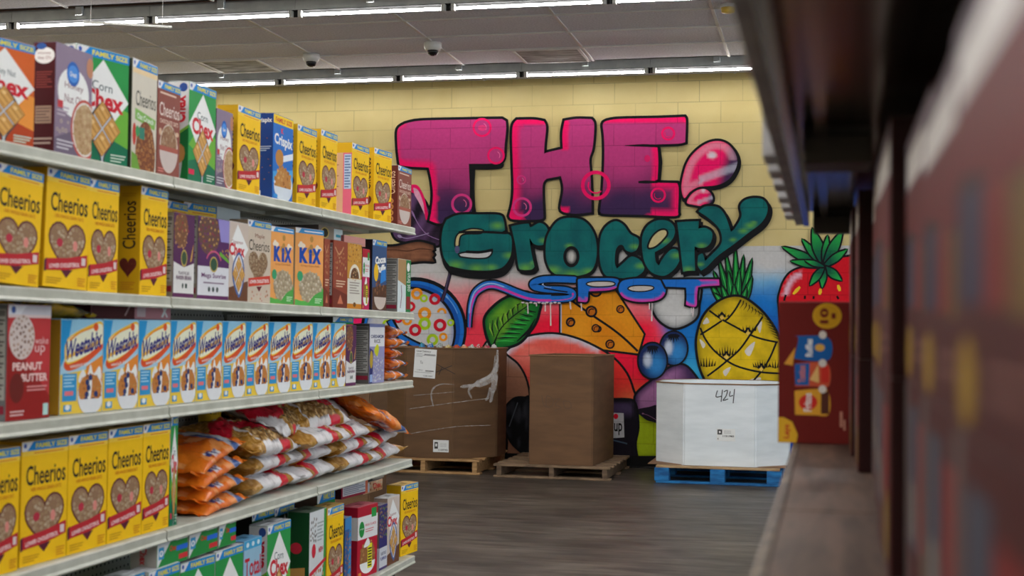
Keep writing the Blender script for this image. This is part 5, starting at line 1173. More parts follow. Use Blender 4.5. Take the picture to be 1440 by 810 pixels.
kind('leaf', .18, .25, .075, c(214, 224, 226), c(120, 116, 112), c(190, 180, 160), k_leaf, s_grey)
kind('violet', .19, .255, .08, c(150, 148, 190), c(96, 92, 90), c(120, 130, 180), k_violet, s_grey)
kind('total', .19, .30, .07, c(150, 190, 214), c(130, 140, 160), c(60, 150, 200), k_total, None)
kind('bran', .20, .30, .085, c(186, 24, 50), c(160, 24, 46), c(190, 60, 80), k_bran, lambda a, H, d: (a.rect(0, .54*H, d, .86*H, c(206, 206, 206)), a.ell(.4*d, .8*H, .2*d, .06*H, c(30, 120, 60)), a.ell(.4*d, .3*H, .25*d, .08*H, c(30, 110, 60))))
kind('navy', .17, .29, .065, c(50, 46, 110), c(110, 100, 96), c(120, 110, 120), k_navy, lambda a, H, d: (a.rect(0, 0, d, .34*H, c(190, 192, 200)), bits(a, [(0, .4*H), (d, .4*H), (d, .95*H), (0, .95*H)], 30, [c(170, 120, 70), c(130, 90, 50), c(90, 70, 60)], .06, 'flake')))
kind('whitegreen', .19, .30, .09, c(214, 218, 220), c(20, 70, 36), c(40, 70, 40), k_whitegreen, s_darkgreen)
kind('sidegreen', .215, .078, .085, c(40, 140, 66), c(176, 172, 166), c(24, 60, 44), k_side_green, s_chexend)
kind('blue', .16, .29, .06, c(40, 90, 150), c(60, 70, 90), c(90, 110, 140), k_minis, None)
kind('emblem', .23, .075, .26, c(140, 128, 116), c(110, 100, 96), c(120, 110, 110), k_emblem, None)
kind('lyingpink', .25, .06, .10, c(206, 140, 148), c(84, 20, 30), c(120, 50, 60), k_lyingpink, None)
kind('pinkplain', .22, .065, .2, c(206, 146, 140), c(150, 90, 90), c(180, 120, 120), k_blank, None)
kind('maroonfacts', .27, .09, .26, c(146, 24, 56), c(70, 20, 36), c(90, 20, 40), k_facts, None)
kind('topgreen', .20, .07, .28, c(40, 130, 70), c(110, 90, 80), c(40, 40, 40), k_topgreen, None)
kind('bread', .24, .06, .25, c(206, 170, 140), c(120, 100, 90), c(160, 150, 150), k_bread, None)
kind('silver', .15, .1, .15, c(140, 136, 128), c(90, 84, 80), c(200, 170, 60), k_blank, None)
kind('tealwhite', .20, .3, .06, c(206, 216, 220), c(170, 170, 170), c(200, 200, 200), k_tealtop, None)
kind('darkgreentop', .2, .3, .07, c(24, 70, 40), c(30, 30, 30), c(28, 40, 34), k_corn, None)

def box_mesh(K):
    """carton with rounded upright edges, printing laid on its front and left side; frame: x along the front, y into the box, z up"""
    if K['mesh']: return K['mesh']
    w, h, d = K['w'], K['h'], K['d']; r = 0.003; V = []; F = []; C = []
    ring = []
    for cx, cy, a0 in ((w-r, r, -90), (w-r, d-r, 0), (r, d-r, 90), (r, r, 180)):
        for k in range(4): an = math.radians(a0+30*k); ring.append((cx+r*math.cos(an), cy+r*math.sin(an)))
    n = len(ring)
    for i in range(n):
        (x0, y0), (x1, y1) = ring[i], ring[(i+1) % n]; my, mx_ = (y0+y1)/2, (x0+x1)/2
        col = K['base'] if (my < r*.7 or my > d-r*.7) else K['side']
        b = len(V); V += [(x0, y0, 0), (x1, y1, 0), (x1, y1, h), (x0, y0, h)]; C += [col]*4; F.append((b, b+1, b+2, b+3))
    b = len(V); V += [(x, y, h) for x, y in ring]; C += [K['top']]*n; F.append(tuple(range(b, b+n)))
    b = len(V); V += [(x, y, 0) for x, y in ring]; C += [K['side']]*n; F.append(tuple(range(b+n-1, b-1, -1)))
    def add(art, fn):
        b = len(V)
        for p in art.V: V.append(fn(*p))
        C.extend(art.C); F.extend(tuple(b+i for i in f) for f in art.F)
    cl = lambda v, hi: min(max(v, 0.0008), hi-0.0008)
    if K['front']:
        a = Art(); K['front'](a, h/w); add(a, lambda x, y, L: (cl(x*w, w), -1e-4-L*5e-5, cl(y*w, h)))
    if K['sidef']:
        a = Art(); K['sidef'](a, h/d, 1.0); add(a, lambda x, y, L: (-1e-4-L*5e-5, cl(d-x*d, d), cl(y*d, h)))
    me = bpy.data.meshes.new('carton'); me.from_pydata(V, [], F); me.update(); set_col(me, C); me.materials.append(M_print)
    t = 0.0012; V = []; F = []; C = []
    for (y0, y1, z) in ((0.001, d*.62, h), (d*.45, d-.001, h+t)):
        b = len(V); V += [(0.002, y0, z), (w-.002, y0, z), (w-.002, y1, z), (0.002, y1, z), (0.002, y0, z+t), (w-.002, y0, z+t), (w-.002, y1, z+t), (0.002, y1, z+t)]
        F += [tuple(b+i for i in q) for q in ((0, 1, 2, 3), (4, 5, 6, 7), (0, 1, 5, 4), (1, 2, 6, 5), (2, 3, 7, 6), (3, 0, 4, 7))]; C += [mix(K['top'], W_, .12)]*8
    if K['h'] > .2:
        b = len(V); z = h+2.2*t; V += [(w*.4, d*.3, z), (w*.6, d*.3, z), (w*.6, d*.7, z), (w*.4, d*.7, z)]; F.append((b, b+1, b+2, b+3)); C += [mix(K['top'], K_, .5)]*4
    fl = bpy.data.meshes.new('top_flap'); fl.from_pydata(V, [], F); fl.update(); set_col(fl, C); fl.materials.append(M_print)
    K['mesh'] = (me, fl); return K['mesh']
def Lx(x): return (x-CX)/FPX*RC[2]-RC[0]
def Ly(y): return (y-CY)/FPX*RC[2]-RC[1]
def plan(x, X, z):
    L = Lx(x); return np.array([X, EYE[1]-(L[0]*(X-EYE[0])+L[2]*(z-EYE[2]))/L[1]])
def place_box(key, shelf, xl, xr, yt, label, group, back=0.012, z=None, hfix=None, lean=0.0, name='cereal_box', X=None, wfix=None):
    """stand a carton on a shelf so that its front spans columns xl..xr of the photograph"""
    K = KINDS[key]; w = wfix or K['w']; X = (XF+(0.02 if shelf == 'E' else 0)-back) if X is None else X
    zz = z if z is not None else zshelf(shelf, 4.5)
    for _ in range(3):
        P2 = plan(xr, X, zz); L = Lx(xl); e = EYE[:2]
        k = -L[2]*(zz-EYE[2])                         # L0*dx+L1*dy = k
        dr = np.array([-L[1], L[0]]); dr /= np.linalg.norm(dr)
        if dr[1] < 0: dr = -dr
        q0 = e+np.array([L[0], L[1]])*k/(L[0]**2+L[1]**2)
        b = dr@(q0-P2); cc = (q0-P2)@(q0-P2)-w*w; D = b*b-cc
        if D < 0: P1 = q0-dr*b
        else: P1 = q0+dr*(-b-math.sqrt(D))
        if P1[0] > X: P1 = plan(xl, X, zz)
        if z is None: zz = zshelf(shelf, min((P1[1]+P2[1])/2, 6.16))
    wa = float(np.linalg.norm(P2-P1)); u = (P2-P1)/wa; ang = math.atan2(u[1], u[0])
    L = Ly(yt); ztop = EYE[2]-(L[0]*(P1[0]-EYE[0])+L[1]*(P1[1]-EYE[1]))/L[2]
    h = hfix or max(0.03, ztop-zz)
    me, fl = box_mesh(K)
    o = link(bpy.data.objects.new(name, me)); zz = zz if z is not None else max(zshelf(shelf, P1[1]), zshelf(shelf, P2[1]))
    o.location = (P1[0], P1[1], zz+0.0012+wa*math.sin(lean)); o.rotation_euler = (0, lean, ang); o.scale = (wa/K['w'], 1, h/K['h'])
    f = link(bpy.data.objects.new('top_flap', fl), o)
    tag(o, label, 'cereal box', group); BOXES.append((key, shelf, round(wa, 3), round(h, 3), round(90-math.degrees(ang)), [round(v, 3) for v in (P1[0], P1[1], zz)]))
    return o
BOXES = []
GA = 'cereal boxes on the top left shelf'; GB = 'cereal boxes on the second left shelf'; GC = 'cereal boxes on the third left shelf'; GD = 'cereal boxes on the fourth left shelf'; GE = 'cereal boxes on the lowest left shelf'
T = [  # top shelf, from left to right
 ('honeychex', -42, 47, 44, 'orange wheat-square cereal box cut off at the left frame edge of the top shelf'),
 ('nutos', 76, 128, 60, 'mauve nut-ring cereal box with dark maroon side, biggest and leftmost of that design'),
 ('corn', 104, 179, 62, 'big green corn cereal box with white diamond, between the mauve and cream boxes'),
 ('cream', 184, 219, 82, 'cream oat-ring cereal box with a green banner on the top shelf'),
 ('choc', 220, 252, 113, 'brown chocolate oat-ring box between the cream box and a green one'),
 ('corn', 264, 302, 115, 'green corn cereal box turned to show its white side lettered in red'),
 ('nutos', 303, 326, 153, 'small mauve nut-ring cereal box squeezed between a green and a yellow box'),
 ('yellow', 333, 365, 148, 'yellow heart-bowl box left of the blue box on the top shelf'),
 ('crisp', 383, 411, 160, 'bright blue cereal box on the top shelf'),
 ('yellow', 417, 444, 175, 'yellow heart-bowl box right beside the blue box on the top shelf'),
 ('yellow', 450, 473, 182, 'yellow heart-bowl box with a torn-open top flap'),
 ('yellowfacts', 494, 518, 201, 'yellow heart-bowl box just right of the tan and pink nutrition side panel'),
 ('yellow', 525, 550, 208, 'yellow heart-bowl box second from the right end of the top shelf'),
 ('choc', 559, 578, 233, 'brown chocolate box at the far right end of the top shelf')]
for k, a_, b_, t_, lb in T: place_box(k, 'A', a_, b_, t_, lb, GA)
T = [
 ('yellow', -14, 54, 232, 'yellow heart-bowl box on the second shelf, cut by the left frame edge'),
 ('yellow', 60, 122, 238, 'crumpled yellow heart-bowl box, second from the left on the second shelf'),
 ('yellow', 123, 165, 251, 'yellow heart-bowl box wedged between the crumpled box and a turned one'),
 ('yellow', 196, 234, 262, 'yellow heart-bowl box turned so its lettered yellow side shows, beside purple boxes'),
 ('granola', 243, 272, 299, 'narrow purple flake box with white lower half on the second shelf'),
 ('sunrise', 277, 321, 304, 'wide purple granola box lettered above white on the second shelf'),
 ('cinnchex', 321, 348, 311, 'beige box with white diamond and spoon beside the purple granola box'),
 ('maple', 347, 380, 309, 'beige oat-ring box with red ribbon left of the orange boxes'),
 ('kix', 379, 412, 318, 'orange corn-puff box partly hidden, left one of the orange pair'),
 ('kix', 414, 454, 320, 'orange corn-puff box fully facing out, right one of the orange pair'),
 ('brownred', 455, 463, 336, 'narrow red-brown box edge just right of the orange boxes'),
 ('brownred', 468, 488, 338, 'red-brown crumpled cereal box left of the gold one'),
 ('gold', 488, 508, 342, 'gold granola box with an arch picture on the second shelf'),
 ('magenta', 509, 519, 350, 'narrow magenta box between the gold and dark blue boxes'),
 ('bluechoc', 523, 543, 337, 'dark blue chocolate puffs box near the right end of the second shelf'),
 ('leaf', 559, 577, 364, 'white and green box with a grey side at the right end of the second shelf')]
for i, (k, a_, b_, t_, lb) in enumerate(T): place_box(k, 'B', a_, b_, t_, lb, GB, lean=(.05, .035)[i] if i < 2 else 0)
place_box('yellow', 'B', 232, 262, 282, 'yellow box behind the narrow purple box, only its blue top strip showing', GB, back=0.115)
place_box('yellow', 'B', 256, 302, 284, 'yellow box behind the wide purple box, its blue top strip showing', GB, back=0.115)
place_box('tealwhite', 'B', 303, 336, 291, 'white box with teal lettering standing behind the beige diamond box', GB, back=0.125)
T = [('peanut', 8, 69, 429, 'red peanut butter cereal box at the left of the third shelf')]
WX = [83, 143, 193, 238, 274, 311, 344, 376, 407.5, 438.5, 464, 485.5]
T += [('wheat', WX[i]+.3, WX[i+1]-.3, 450+i*.5, lb) for i, lb in enumerate(['blue and yellow wheat biscuit box, leftmost of its row', 'second wheat biscuit box from the left in the blue and yellow row', 'third wheat biscuit box from the left in the blue and yellow row', 'fourth wheat biscuit box from the left in the blue and yellow row',
  'fifth wheat biscuit box from the left in the blue and yellow row', 'sixth wheat biscuit box from the left, middle of the blue and yellow row', 'fifth wheat biscuit box from the right in the blue and yellow row', 'fourth wheat biscuit box from the right in the blue and yellow row', 'third wheat biscuit box from the right in the blue and yellow row', 'second wheat biscuit box from the right in the blue and yellow row', 'wheat biscuit box at the right end of its row, touching a purple box'])]
T += [('granola', 486, 500, 458, 'purple and white box at the right end of the wheat biscuit row'), ('violet', 519, 540, 456, 'pale violet box with a grey side beside the small orange bags')]
for k, a_, b_, t_, lb in T: place_box(k, 'C', a_, b_, t_, lb, GC)
T = [('yellow', -30, 25, 636, 'yellow heart-bowl box on the fourth shelf, cut by the left frame edge'), ('yellow', 27, 93, 623, 'yellow heart-bowl box, largest whole one at the left of the fourth shelf'), ('yellow', 93.6, 149, 614, 'third yellow heart-bowl box from the left on the fourth shelf'),
 ('yellow', 150, 198.5, 605, 'fourth yellow heart-bowl box from the left on the fourth shelf'), ('yellow', 199, 237, 598, 'rightmost yellow heart-bowl box on the fourth shelf'), ('corn', 238, 248, 587, 'green corn box seen edge-on beside the stacked orange bags')]
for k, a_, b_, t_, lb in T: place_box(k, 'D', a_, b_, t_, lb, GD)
T = [
 ('corn', 150, 200, 822, 'green corn box at the bottom left, under the lying green boxes', .012), ('corn', 206, 250, 806, 'green corn box under the left lying green box on the lowest shelf', .012), ('corn', 251, 300, 794, 'green corn box under the middle lying green box on the lowest shelf', .012), ('corn', 301, 340, 778, 'green corn box just left of the pale blue box on the lowest shelf', .012),
 ('total', 341, 366, 763, 'pale blue box with red lettering on the lowest shelf', .012), ('corn', 374, 407, 741, 'green corn box turned outwards, most fully shown on the lowest shelf', .012), ('whitegreen', 434, 457, 722, 'white and green box with a dark green side on the lowest shelf', .012),
 ('yellow', 459, 482, 716, 'yellow heart-bowl box in the middle of the lowest shelf', .012), ('blue', 484, 493, 730, 'thin blue box between a yellow and a red one on the lowest shelf', .012), ('bran', 502, 530, 715, 'red and white bran flakes box with barcode on the lowest shelf', .012),
 ('navy', 533, 544, 712, 'navy flake box right of the red and white bran box', .012), ('cinnchex', 544, 561, 702, 'beige cinnamon box with white diamond left of the last yellow box', .012), ('yellow', 563, 587, 684, 'yellow heart-bowl box at the right end of the lowest shelf', .012)]
for k, a_, b_, t_, lb, bk_ in T: place_box(k, 'E', a_, b_, t_, lb, GE, back=bk_)
# boxes lying flat on others
place_box('emblem', 'B', 448, 482, 312, 'box lying flat with a round emblem, above the red-brown boxes', GB, back=0.05, z=1.368+0.275, hfix=.055)
place_box('pinkplain', 'B', 484, 514, 325, 'pale pink box lying flat near the right end of the second shelf', GB, back=0.02, z=1.368+0.268, hfix=.035)
place_box('lyingpink', 'C', 128, 240, 428, 'dark red and pink box lying across the wheat biscuit boxes', GC, back=0.05, z=1.0575+0.252, hfix=.045, wfix=.42)
for i, (x0, x1, yt) in enumerate(((220, 264, 769), (265, 306, 755), (307, 332, 742))):
    place_box('sidegreen', 'E', x0+.4, x1-.4, yt, ['green and white box lying on its side, leftmost of three under the shelf edge', 'green and white box lying on its side, middle of three under the shelf edge', 'green and white box lying on its side, rightmost of three under the shelf edge'][i], GE, back=0.02, z=0.583, hfix=.074)
place_box('topgreen', 'E', 446, 471, 700, 'dark box lying flat with a blue and green edge behind the white and green box', GE, back=0.12, z=0.565, hfix=.06)
place_box('maroonfacts', 'E', 480, 517, 684, 'maroon box lying flat with a white nutrition panel under the shelf', GE, back=0.10, z=0.568, hfix=.08)
place_box('bread', 'E', 511, 538, 700, 'flat beige box lying behind the red and white bran box', GE, back=0.17, z=0.535, hfix=.05)
place_box('silver', 'E', 524, 540, 684, 'small silver-grey box with yellow lid behind the last yellow box', GE, back=0.17, z=0.59, hfix=.06)
place_box('darkgreentop', 'E', 352, 384, 722, 'dark-topped green box behind the front row of the lowest shelf', GE, back=0.15)
place_box('darkgreentop', 'E', 384, 412, 716, 'dark-topped green box behind the most fully shown corn box', GE, back=0.15)
place_box('topgreen', 'C', 468, 497, 447, 'little blue and brown box on top of the purple box, under the second shelf', GC, back=0.015, z=1.0565+0.249, hfix=.03)
place_box('bluechoc', 'B', 395, 420, 322, 'dark box in shadow behind the orange pair on the second shelf', GB, back=0.14)

# ------------------------------------------------------------------ bags
def pillow(name, L, W, T, colf, seed, nu=56, nv=26, wr=0.010):
    """filled film bag: body mesh between two pinched ends, and its two crimped end seals"""
    V = []; F = []; C = []
    def prof(u, v): return max(0.0, 1-abs(u)**3.2)**0.55*max(0.0, 1-abs(v)**2.6)**0.6
    idx = {}
    for s in (1, -1):
        for i in range(nu+1):
            for j in range(nv+1):
                u, v = -1+2*i/nu, -1+2*j/nv
                if s == -1 and (j in (0, nv) or i in (0, nu)): idx[(s, i, j)] = idx[(1, i, j)]; continue
                p = prof(u, v); wv = W/2*(1-0.10*(1-abs(u)**4)*0+0.0)*(0.93+0.07*abs(u))
                q = Vector((u*L*4+seed, v*W*5, s*2.0))
                z = s*T/2*p*(1+0.25*noise.noise(q*0.9))+wr*noise.noise(q*2.3)*p**.5+wr*.6*noise.noise(q*5.5)
                if s == -1: z *= 0.92
                idx[(s, i, j)] = len(V); V.append((u*L/2, v*wv+wr*0.8*noise.noise(q*1.7), z)); C.append(colf(u, v, s, q))
        for i in range(nu):
            for j in range(nv):
                f = (idx[(s, i, j)], idx[(s, i+1, j)], idx[(s, i+1, j+1)], idx[(s, i, j+1)]); F.append(f if s == 1 else f[::-1])
    me = bpy.data.meshes.new('bag_body'); me.from_pydata(V, [], F); me.update(); set_col(me, C); me.materials.append(M_film)
    for p in me.polygons: p.use_smooth = True
    seals = []
    for e in (-1, 1):
        V = []; F = []; C = []; n = 22
        for k in range(2):
            for j in range(n+1):
                v = -1+2*j/n; x = e*(L/2-0.002+0.020*k+(0.003*(j % 2) if k else 0)); V.append((x, v*W/2*(1+.03*k), 0.006*math.sin(v*7+seed+k)+0.004*math.sin(v*17))); C.append(colf(e*.99, v, 1, Vector((e*9, v, seed))))
        for j in range(n): F.append((j, j+1, n+2+j, n+1+j))
        m2 = bpy.data.meshes.new('end_seal'); m2.from_pydata(V, [], F); m2.update(); set_col(m2, C); m2.materials.append(M_film); seals.append(m2)
    return me, seals
def put_bag(name, meshes, loc, rot, label, cat, group, scale=(1, 1, 1)):
    r = empty(name, loc); r.rotation_euler = rot; r.scale = scale; tag(r, label, cat, group)
    link(bpy.data.objects.new('bag_body', meshes[0]), r)
    for m in meshes[1]: link(bpy.data.objects.new('end_seal', m), r)
    return r
def puffs(q, k=1.0):
    d = noise.voronoi(Vector((q.x*7, q.y*7, q.z)))[0][0]
    return mix(c(226, 188, 126), c(126, 88, 42), sst(0.12, 0.62, d))
GOLD, BRED, BWH = c(196, 140, 40), c(206, 26, 52), c(222, 220, 222)
def cereal_bag(flip, win):
    def f(u, v, s, q):
        u = -u if flip else u; w_ = u+0.10*noise.noise(Vector((v*2, q.z, 4)))
        if w_ < -0.60: k = mix(GOLD, puffs(q), 0.55)
        elif w_ < 0.22: k = mix(BWH, c(150, 150, 156), 1.0 if (abs(math.sin(v*34)) > .93 and abs(u) < .18) else 0)
        elif w_ < 0.50: k = BRED
        elif w_ < 0.66: k = mix(GOLD, puffs(q), .6)
        else: k = BWH
        if win and s > 0 and abs(v) < 0.86:
            e = v*0.55+0.35*math.sin(u*2.2)
            if -0.55 < u < 0.5: k = puffs(q)
            if abs(e-u*.35) < 0.16: k = BRED
            if -0.15 < u < 0.1 and v > .3: k = BWH
        return k
    return f
def orange_bag(u, v, s, q):
    k = mix(c(206, 82, 8), c(228, 122, 30), 0.5+noise.noise(q*1.3))
    if noise.noise(q*2.1+Vector((3, 1, 0))) > 0.30: k = mix(k, c(244, 176, 110), .5)
    if 0.50 < u < 0.86: k = mix(c(200, 206, 216), c(60, 90, 150), sst(-.1, .25, noise.noise(q*3.1)))
    if -0.35 < u < 0.15 and abs(v+0.75+0.2*u) < 0.13: k = mix(c(230, 232, 236), c(50, 60, 130), sst(-.05, .1, noise.noise(q*5)))
    if abs(v-.5) < .12 and u < 0: k = c(206, 40, 40)
    return k
def brown_bag(u, v, s, q): return mix(puffs(q), c(120, 80, 30), .5)
BAG = {('w', 0): pillow('a', .45, .30, .085, cereal_bag(False, False), 1.0), ('w', 1): pillow('b', .45, .30, .085, cereal_bag(True, False), 7.0), ('c', 0): pillow('c', .45, .32, .105, cereal_bag(False, True), 3.0, 110, 48, wr=.014), ('c', 1): pillow('d', .45, .32, .105, cereal_bag(True, True), 11.0, 110, 48, wr=.014),
       ('o', 0): pillow('o', .31, .24, .066, orange_bag, 5.0), ('s', 0): pillow('s', .21, .17, .052, orange_bag, 9.0, 36, 18), ('n', 0): pillow('n', .40, .28, .10, brown_bag, 2.0)}
ZD = 0.694; HP = math.pi/2
gb = 'puffed corn bags heaped on the fourth left shelf'
heap = [
 ('w', 0, 4.64, -2.06, .040, 0, 0, 0, 'white and red puffed corn bag at the bottom left of the heap, gold end outward'), ('w', 1, 5.09, -2.06, .040, .04, 0, 0, 'white and red corn bag on the shelf, second along the bottom layer'), ('w', 0, 5.54, -2.06, .040, -.03, 0, 0, 'white and red corn bag on the shelf, third along the bottom layer'), ('w', 1, 5.94, -2.06, .038, .0, 0, -.03, 'white and red corn bag on the shelf at the right end of the bottom layer'),
 ('w', 0, 4.62, -2.06, .115, .05, 0, 0, 'white corn bag with a gold left end, second layer of the heap at its left'), ('w', 1, 5.06, -2.07, .112, -.04, 0, 0, 'white and red corn bag in the second layer, beneath the large clear bags'), ('w', 0, 5.48, -2.06, .110, .03, 0, 0, 'white and red corn bag in the second layer, below the red one'), ('w', 1, 5.90, -2.06, .108, 0, 0, -.10, 'white and red corn bag under the big orange bag at the heap\'s right end'),
 ('c', 0, 4.60, -2.05, .20, .08, .22, .04, 'clear corn bag with a red stripe resting on the heap beside the orange stack'), ('w', 0, 5.06, -2.02, .185, .0, .15, 0, 'white and gold corn bag in the third layer below the large clear bags'), ('w', 1, 5.46, -2.04, .178, .04, .12, 0, 'white and red corn bag in the third layer left of the big orange bag'),
 ('c', 1, 4.90, -2.09, .265, .18, .45, .04, 'large clear corn bag with a red swoosh leaning at the top left of the heap'), ('c', 0, 5.20, -2.08, .280, -.10, .45, -.03, 'large clear and white corn bag leaning at the top middle of the heap'), ('w', 1, 5.47, -2.12, .262, .15, .35, -.06, 'mostly red corn bag high on the heap beside the big orange bag')]
for t, k, y, x, z, rz, rx, ry, lb in heap:
    put_bag('corn_bag', BAG[(t, k)], (x, y, ZD+z), (rx, ry, HP+rz), lb, 'bag', gb)
put_bag('corn_bag', BAG[('n', 0)], (-2.15, 5.36, ZD+.32), (.3, .1, HP), 'brown clear cereal bag at the very top back of the heap', 'bag', gb, (.8, .8, .8))
put_bag('snack_bag', BAG[('o', 0)], (-1.98, 5.80, ZD+.225), (.34, .26, HP-.10), 'big orange snack bag sloping down at the right end of the heap', 'bag', 'orange snack bags', (1.36, 1.1, 1.15))
put_bag('corn_bag', BAG[('n', 0)], (-2.17, 4.86, ZD+.285), (.3, .0, HP), 'dark clear cereal bag lying behind the stacked orange bags', 'bag', gb, (.8, .7, .6))
for i in range(4):
    put_bag('snack_bag', BAG[('o', 0)], (-2.02-.006*i, 4.185+.004*(i % 2), ZD+.030+.052*i), (.14, -.07-.06*i, HP), ['orange snack bag at the bottom of the stack of four', 'orange snack bag second from the bottom of the stack of four', 'orange snack bag second from the top of the stack of four', 'orange snack bag on top of the stack of four'][i], 'bag', 'orange snack bags', (1, 1, .80))
for i in range(5):
    put_bag('snack_bag', BAG[('s', 0)], (-2.0+.006*(i % 2), 6.03+.012*((i*2) % 3-1), 1.0565+.026+.049*i), (-.05*(i % 2), .05, HP+.15*((i % 3)-1)), ['small orange bag lowest in the pile at the end of the third shelf', 'small orange bag second from the bottom at the end of the third shelf', 'small orange bag midway up the pile at the end of the third shelf', 'small orange bag second from the top at the end of the third shelf', 'small orange bag topmost at the end of the third shelf'][i], 'bag', 'small orange bags')
def yellowbag(u, v, s, q): return mix(c(206, 160, 20), c(70, 60, 40), sst(0, .4, noise.noise(q*1.1)))
put_bag('snack_bag', pillow('y', .22, .16, .04, yellowbag, 4.0, 30, 14), (-2.0, 3.24, 1.0575+.275), (0, .1, HP), 'crumpled yellow bag on the wheat biscuit boxes behind the red box', 'bag', 'loose bags')
# cereal cup
r = tag(empty('cereal_cup', (-2.185, 4.64, ZD+.236)), 'yellow cereal cup standing behind the stacked orange bags', 'cup'); r.scale = (.74, .74, .74)
M_cup = noise_mat('cup_yellow', c(222, 176, 30), c(234, 190, 44), 6, 0.4); M_lid = noise_mat('cup_lid', c(120, 92, 40), c(150, 118, 60), 8, 0.4)
MB().lathe([(0.046, 0), (0.050, .01), (0.062, .105), (0.066, .11), (0.064, .115)], 28).build('cup_body', M_cup, r, True)
MB().lathe([(0.066, .112), (0.067, .12), (0.060, .124), (0.002, .125)], 28).build('lid', M_lid, r, True)
a = Art(); a.text('Ch', 0, 0, .05, .04, c(40, 30, 20)); a.ell(.05, -.03, .02, .02, c(150, 60, 40), 12)
def wrap(x, y, L):
    an = -1.15+x/.058; rr = 0.046+(0.06+y)/.115*.018+.0008+L*1e-4; return (rr*math.cos(an), rr*math.sin(an), .06+y)
me = a.mesh('cup_print', wrap); me.materials.append(M_sticker); link(bpy.data.objects.new('cup_print', me), r)

# ------------------------------------------------------------------ snack cartons on the right shelf
MAR = c(66, 14, 16)
def k_snack(a, H):
    a.rect(0, H*.76, 1, H, c(120, 106, 118)); a.rect(.06, H*.79, .94, H*.93, c(232, 228, 226)); a.fill([(0, H*.78), (1, H*.78), (1, H*.45), (0, H*.6)], c(100, 22, 26)); a.fill([(.1, H*.52), (.95, H*.40), (1, H*.47), (.1, H*.62)], c(40, 18, 18))
    a.rect(.12, H*.30, .40, H*.56, c(48, 50, 76)); a.rect(.44, H*.28, .66, H*.54, c(120, 36, 32)); a.rect(.7, H*.26, .92, H*.5, c(110, 84, 40)); a.ell(.2, H*.12, .12, .1, c(150, 116, 30)); lines(a, .45, .9, H*.08, H*.18, 2, c(110, 70, 64))
def k_snack2(a, H):
    a.rect(0, 0, .12, H, c(92, 84, 82)); a.rect(.2, H*.25, .5, H*.9, c(62, 66, 80)); a.rect(.55, H*.3, .9, H*.85, c(116, 30, 30)); a.rect(.25, H*.3, .45, H*.55, c(110, 104, 100)); a.ell(.8, H*.22, .12, .12, c(130, 104, 34))
kind('snack', .30, .285, .30, MAR, c(40, 12, 13), c(60, 18, 20), k_snack, None)
kind('snackflat', .30, .185, .30, c(66, 16, 18), c(40, 12, 13), c(60, 18, 20), k_snack2, None)
YB = [.36, .66, .99, 1.33, 1.67, 2.01, 2.34, 2.64, 2.928]
for i in range(len(YB)-1):
    for row, (key, z, h) in enumerate((('snackflat', 1.0635, .185), ('snack', 1.25, .285))):
        me, fl = box_mesh(KINDS[key]); o = link(bpy.data.objects.new('snack_carton', me)); wd = YB[i+1]-YB[i]-.014
        o.location = ((.042 if i > 6 else .048 if i > 5 else .056)+.007*((i*7+row*3) % 3)*(i < 7), YB[i+1]-.004, z); o.rotation_euler = (0, 0, -HP); o.scale = (wd/.30, 1, 1 if row == 0 else (.62, .66, .76, .86, .97, .98, .98, .98)[i]); link(bpy.data.objects.new('top_flap', fl), o)
        tag(o, f'maroon snack carton in the {["lower", "upper"][row]} right-hand row, ' + ['nearest the viewer', 'second from the viewer', 'third from the viewer', 'fourth from the viewer', 'fourth from the far end', 'third from the far end', 'second from the far end', 'last before the upright snack box'][i], 'carton', 'snack cartons on the right shelf')
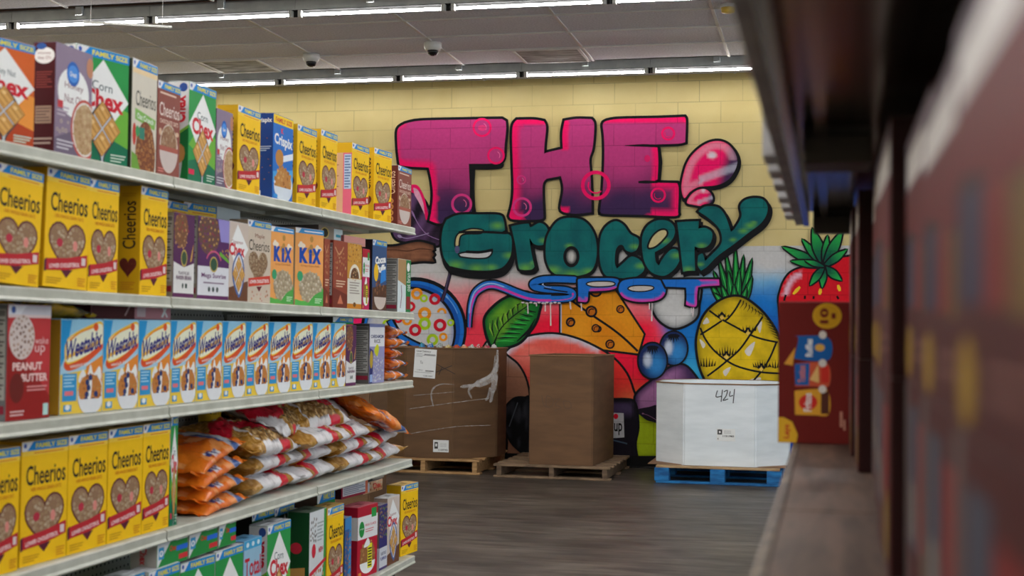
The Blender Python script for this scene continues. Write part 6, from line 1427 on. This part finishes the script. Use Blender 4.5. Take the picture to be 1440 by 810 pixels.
# the upright box at the shelf end
def k_ten(a, H):
    a.rect(0, 0, 1, H, c(108, 28, 24)); a.ell(.68, H*.905, .20, .17, c(226, 176, 40)); a.ell(.68, H*.905, .185, .155, c(206, 156, 30)); a.text('10', .58, H*.85, .70, H*.96, c(110, 34, 26), .05, rot90=1); lines(a, .74, .80, H*.86, H*.95, 1, c(110, 34, 26))
    a.fill([(.0, 0), (.26, 0), (.28, H*.06), (.2, H*.15), (.08, H*.18), (0, H*.18)], c(222, 172, 44)); a.text('Lays', .08, H*.03, .18, H*.13, c(190, 50, 40), .03, rot90=1)
    a.fill(cr([(.22, H*.60, 1), (.28, H*.74), (.22, H*.76, 1), (.70, H*.75), (.72, H*.6), (.45, H*.585)]), c(24, 96, 170)); a.text('Ruffles', .38, H*.615, .48, H*.74, W_, .03, rot90=1); a.ell(.58, H*.68, .07, .05, c(226, 176, 80), 12); a.fill([(.08, H*.56), (.24, H*.68), (.20, H*.55)], c(222, 160, 60))
    a.fill(cr([(.24, H*.40, 1), (.23, H*.56, 1), (.45, H*.575), (.70, H*.56), (.71, H*.41), (.5, H*.405)]), c(206, 90, 60)); a.fill([(.24, H*.41), (.23, H*.56), (.44, H*.57), (.43, H*.41)], c(34, 96, 170)); a.text('Tostitos', .28, H*.43, .38, H*.55, c(226, 130, 110), .02, rot90=1); a.fill([(.44, H*.45), (.56, H*.56), (.57, H*.43)], c(232, 190, 120)); a.rect(.60, H*.43, .71, H*.55, c(206, 50, 40))
    a.fill(cr([(.24, H*.20, 1), (.23, H*.37, 1), (.5, H*.385), (.7, H*.37), (.71, H*.21), (.5, H*.2)]), c(222, 162, 50)); a.ell(.42, H*.29, .13, .105, c(206, 46, 40), 20, .1); a.text('Fritos', .36, H*.225, .47, H*.355, W_, .03, rot90=1); a.rect(.6, H*.21, .71, H*.37, c(84, 44, 34))
    for v in (.77, .57, .385): a.ell(.62, H*v, .055, .055, c(222, 216, 210), 12)
    lines(a, .86, .9, H*.05, H*.3, 1, c(190, 130, 110)); lines(a, .91, .94, H*.05, H*.22, 1, c(190, 130, 110))
kind('ten', .158, .30, .10, c(108, 28, 24), c(60, 16, 16), c(110, 34, 30), k_ten, None)
me, fl = box_mesh(KINDS['ten']); o = link(bpy.data.objects.new('snack_box', me)); o.location = (-.110, 2.935, 1.0635); link(bpy.data.objects.new('top_flap', fl), o)
P_ = on(1095, 425, 1, 2.935); Q_ = on(1195, 617, 1, 2.935); o.location[0] = P_[0]; o.scale = ((Q_[0]-P_[0])/.158, 1, (P_[2]-1.0635)/.30)
tag(o, 'dark red snack variety box with a yellow 10 badge, upright at the shelf end', 'snack box')
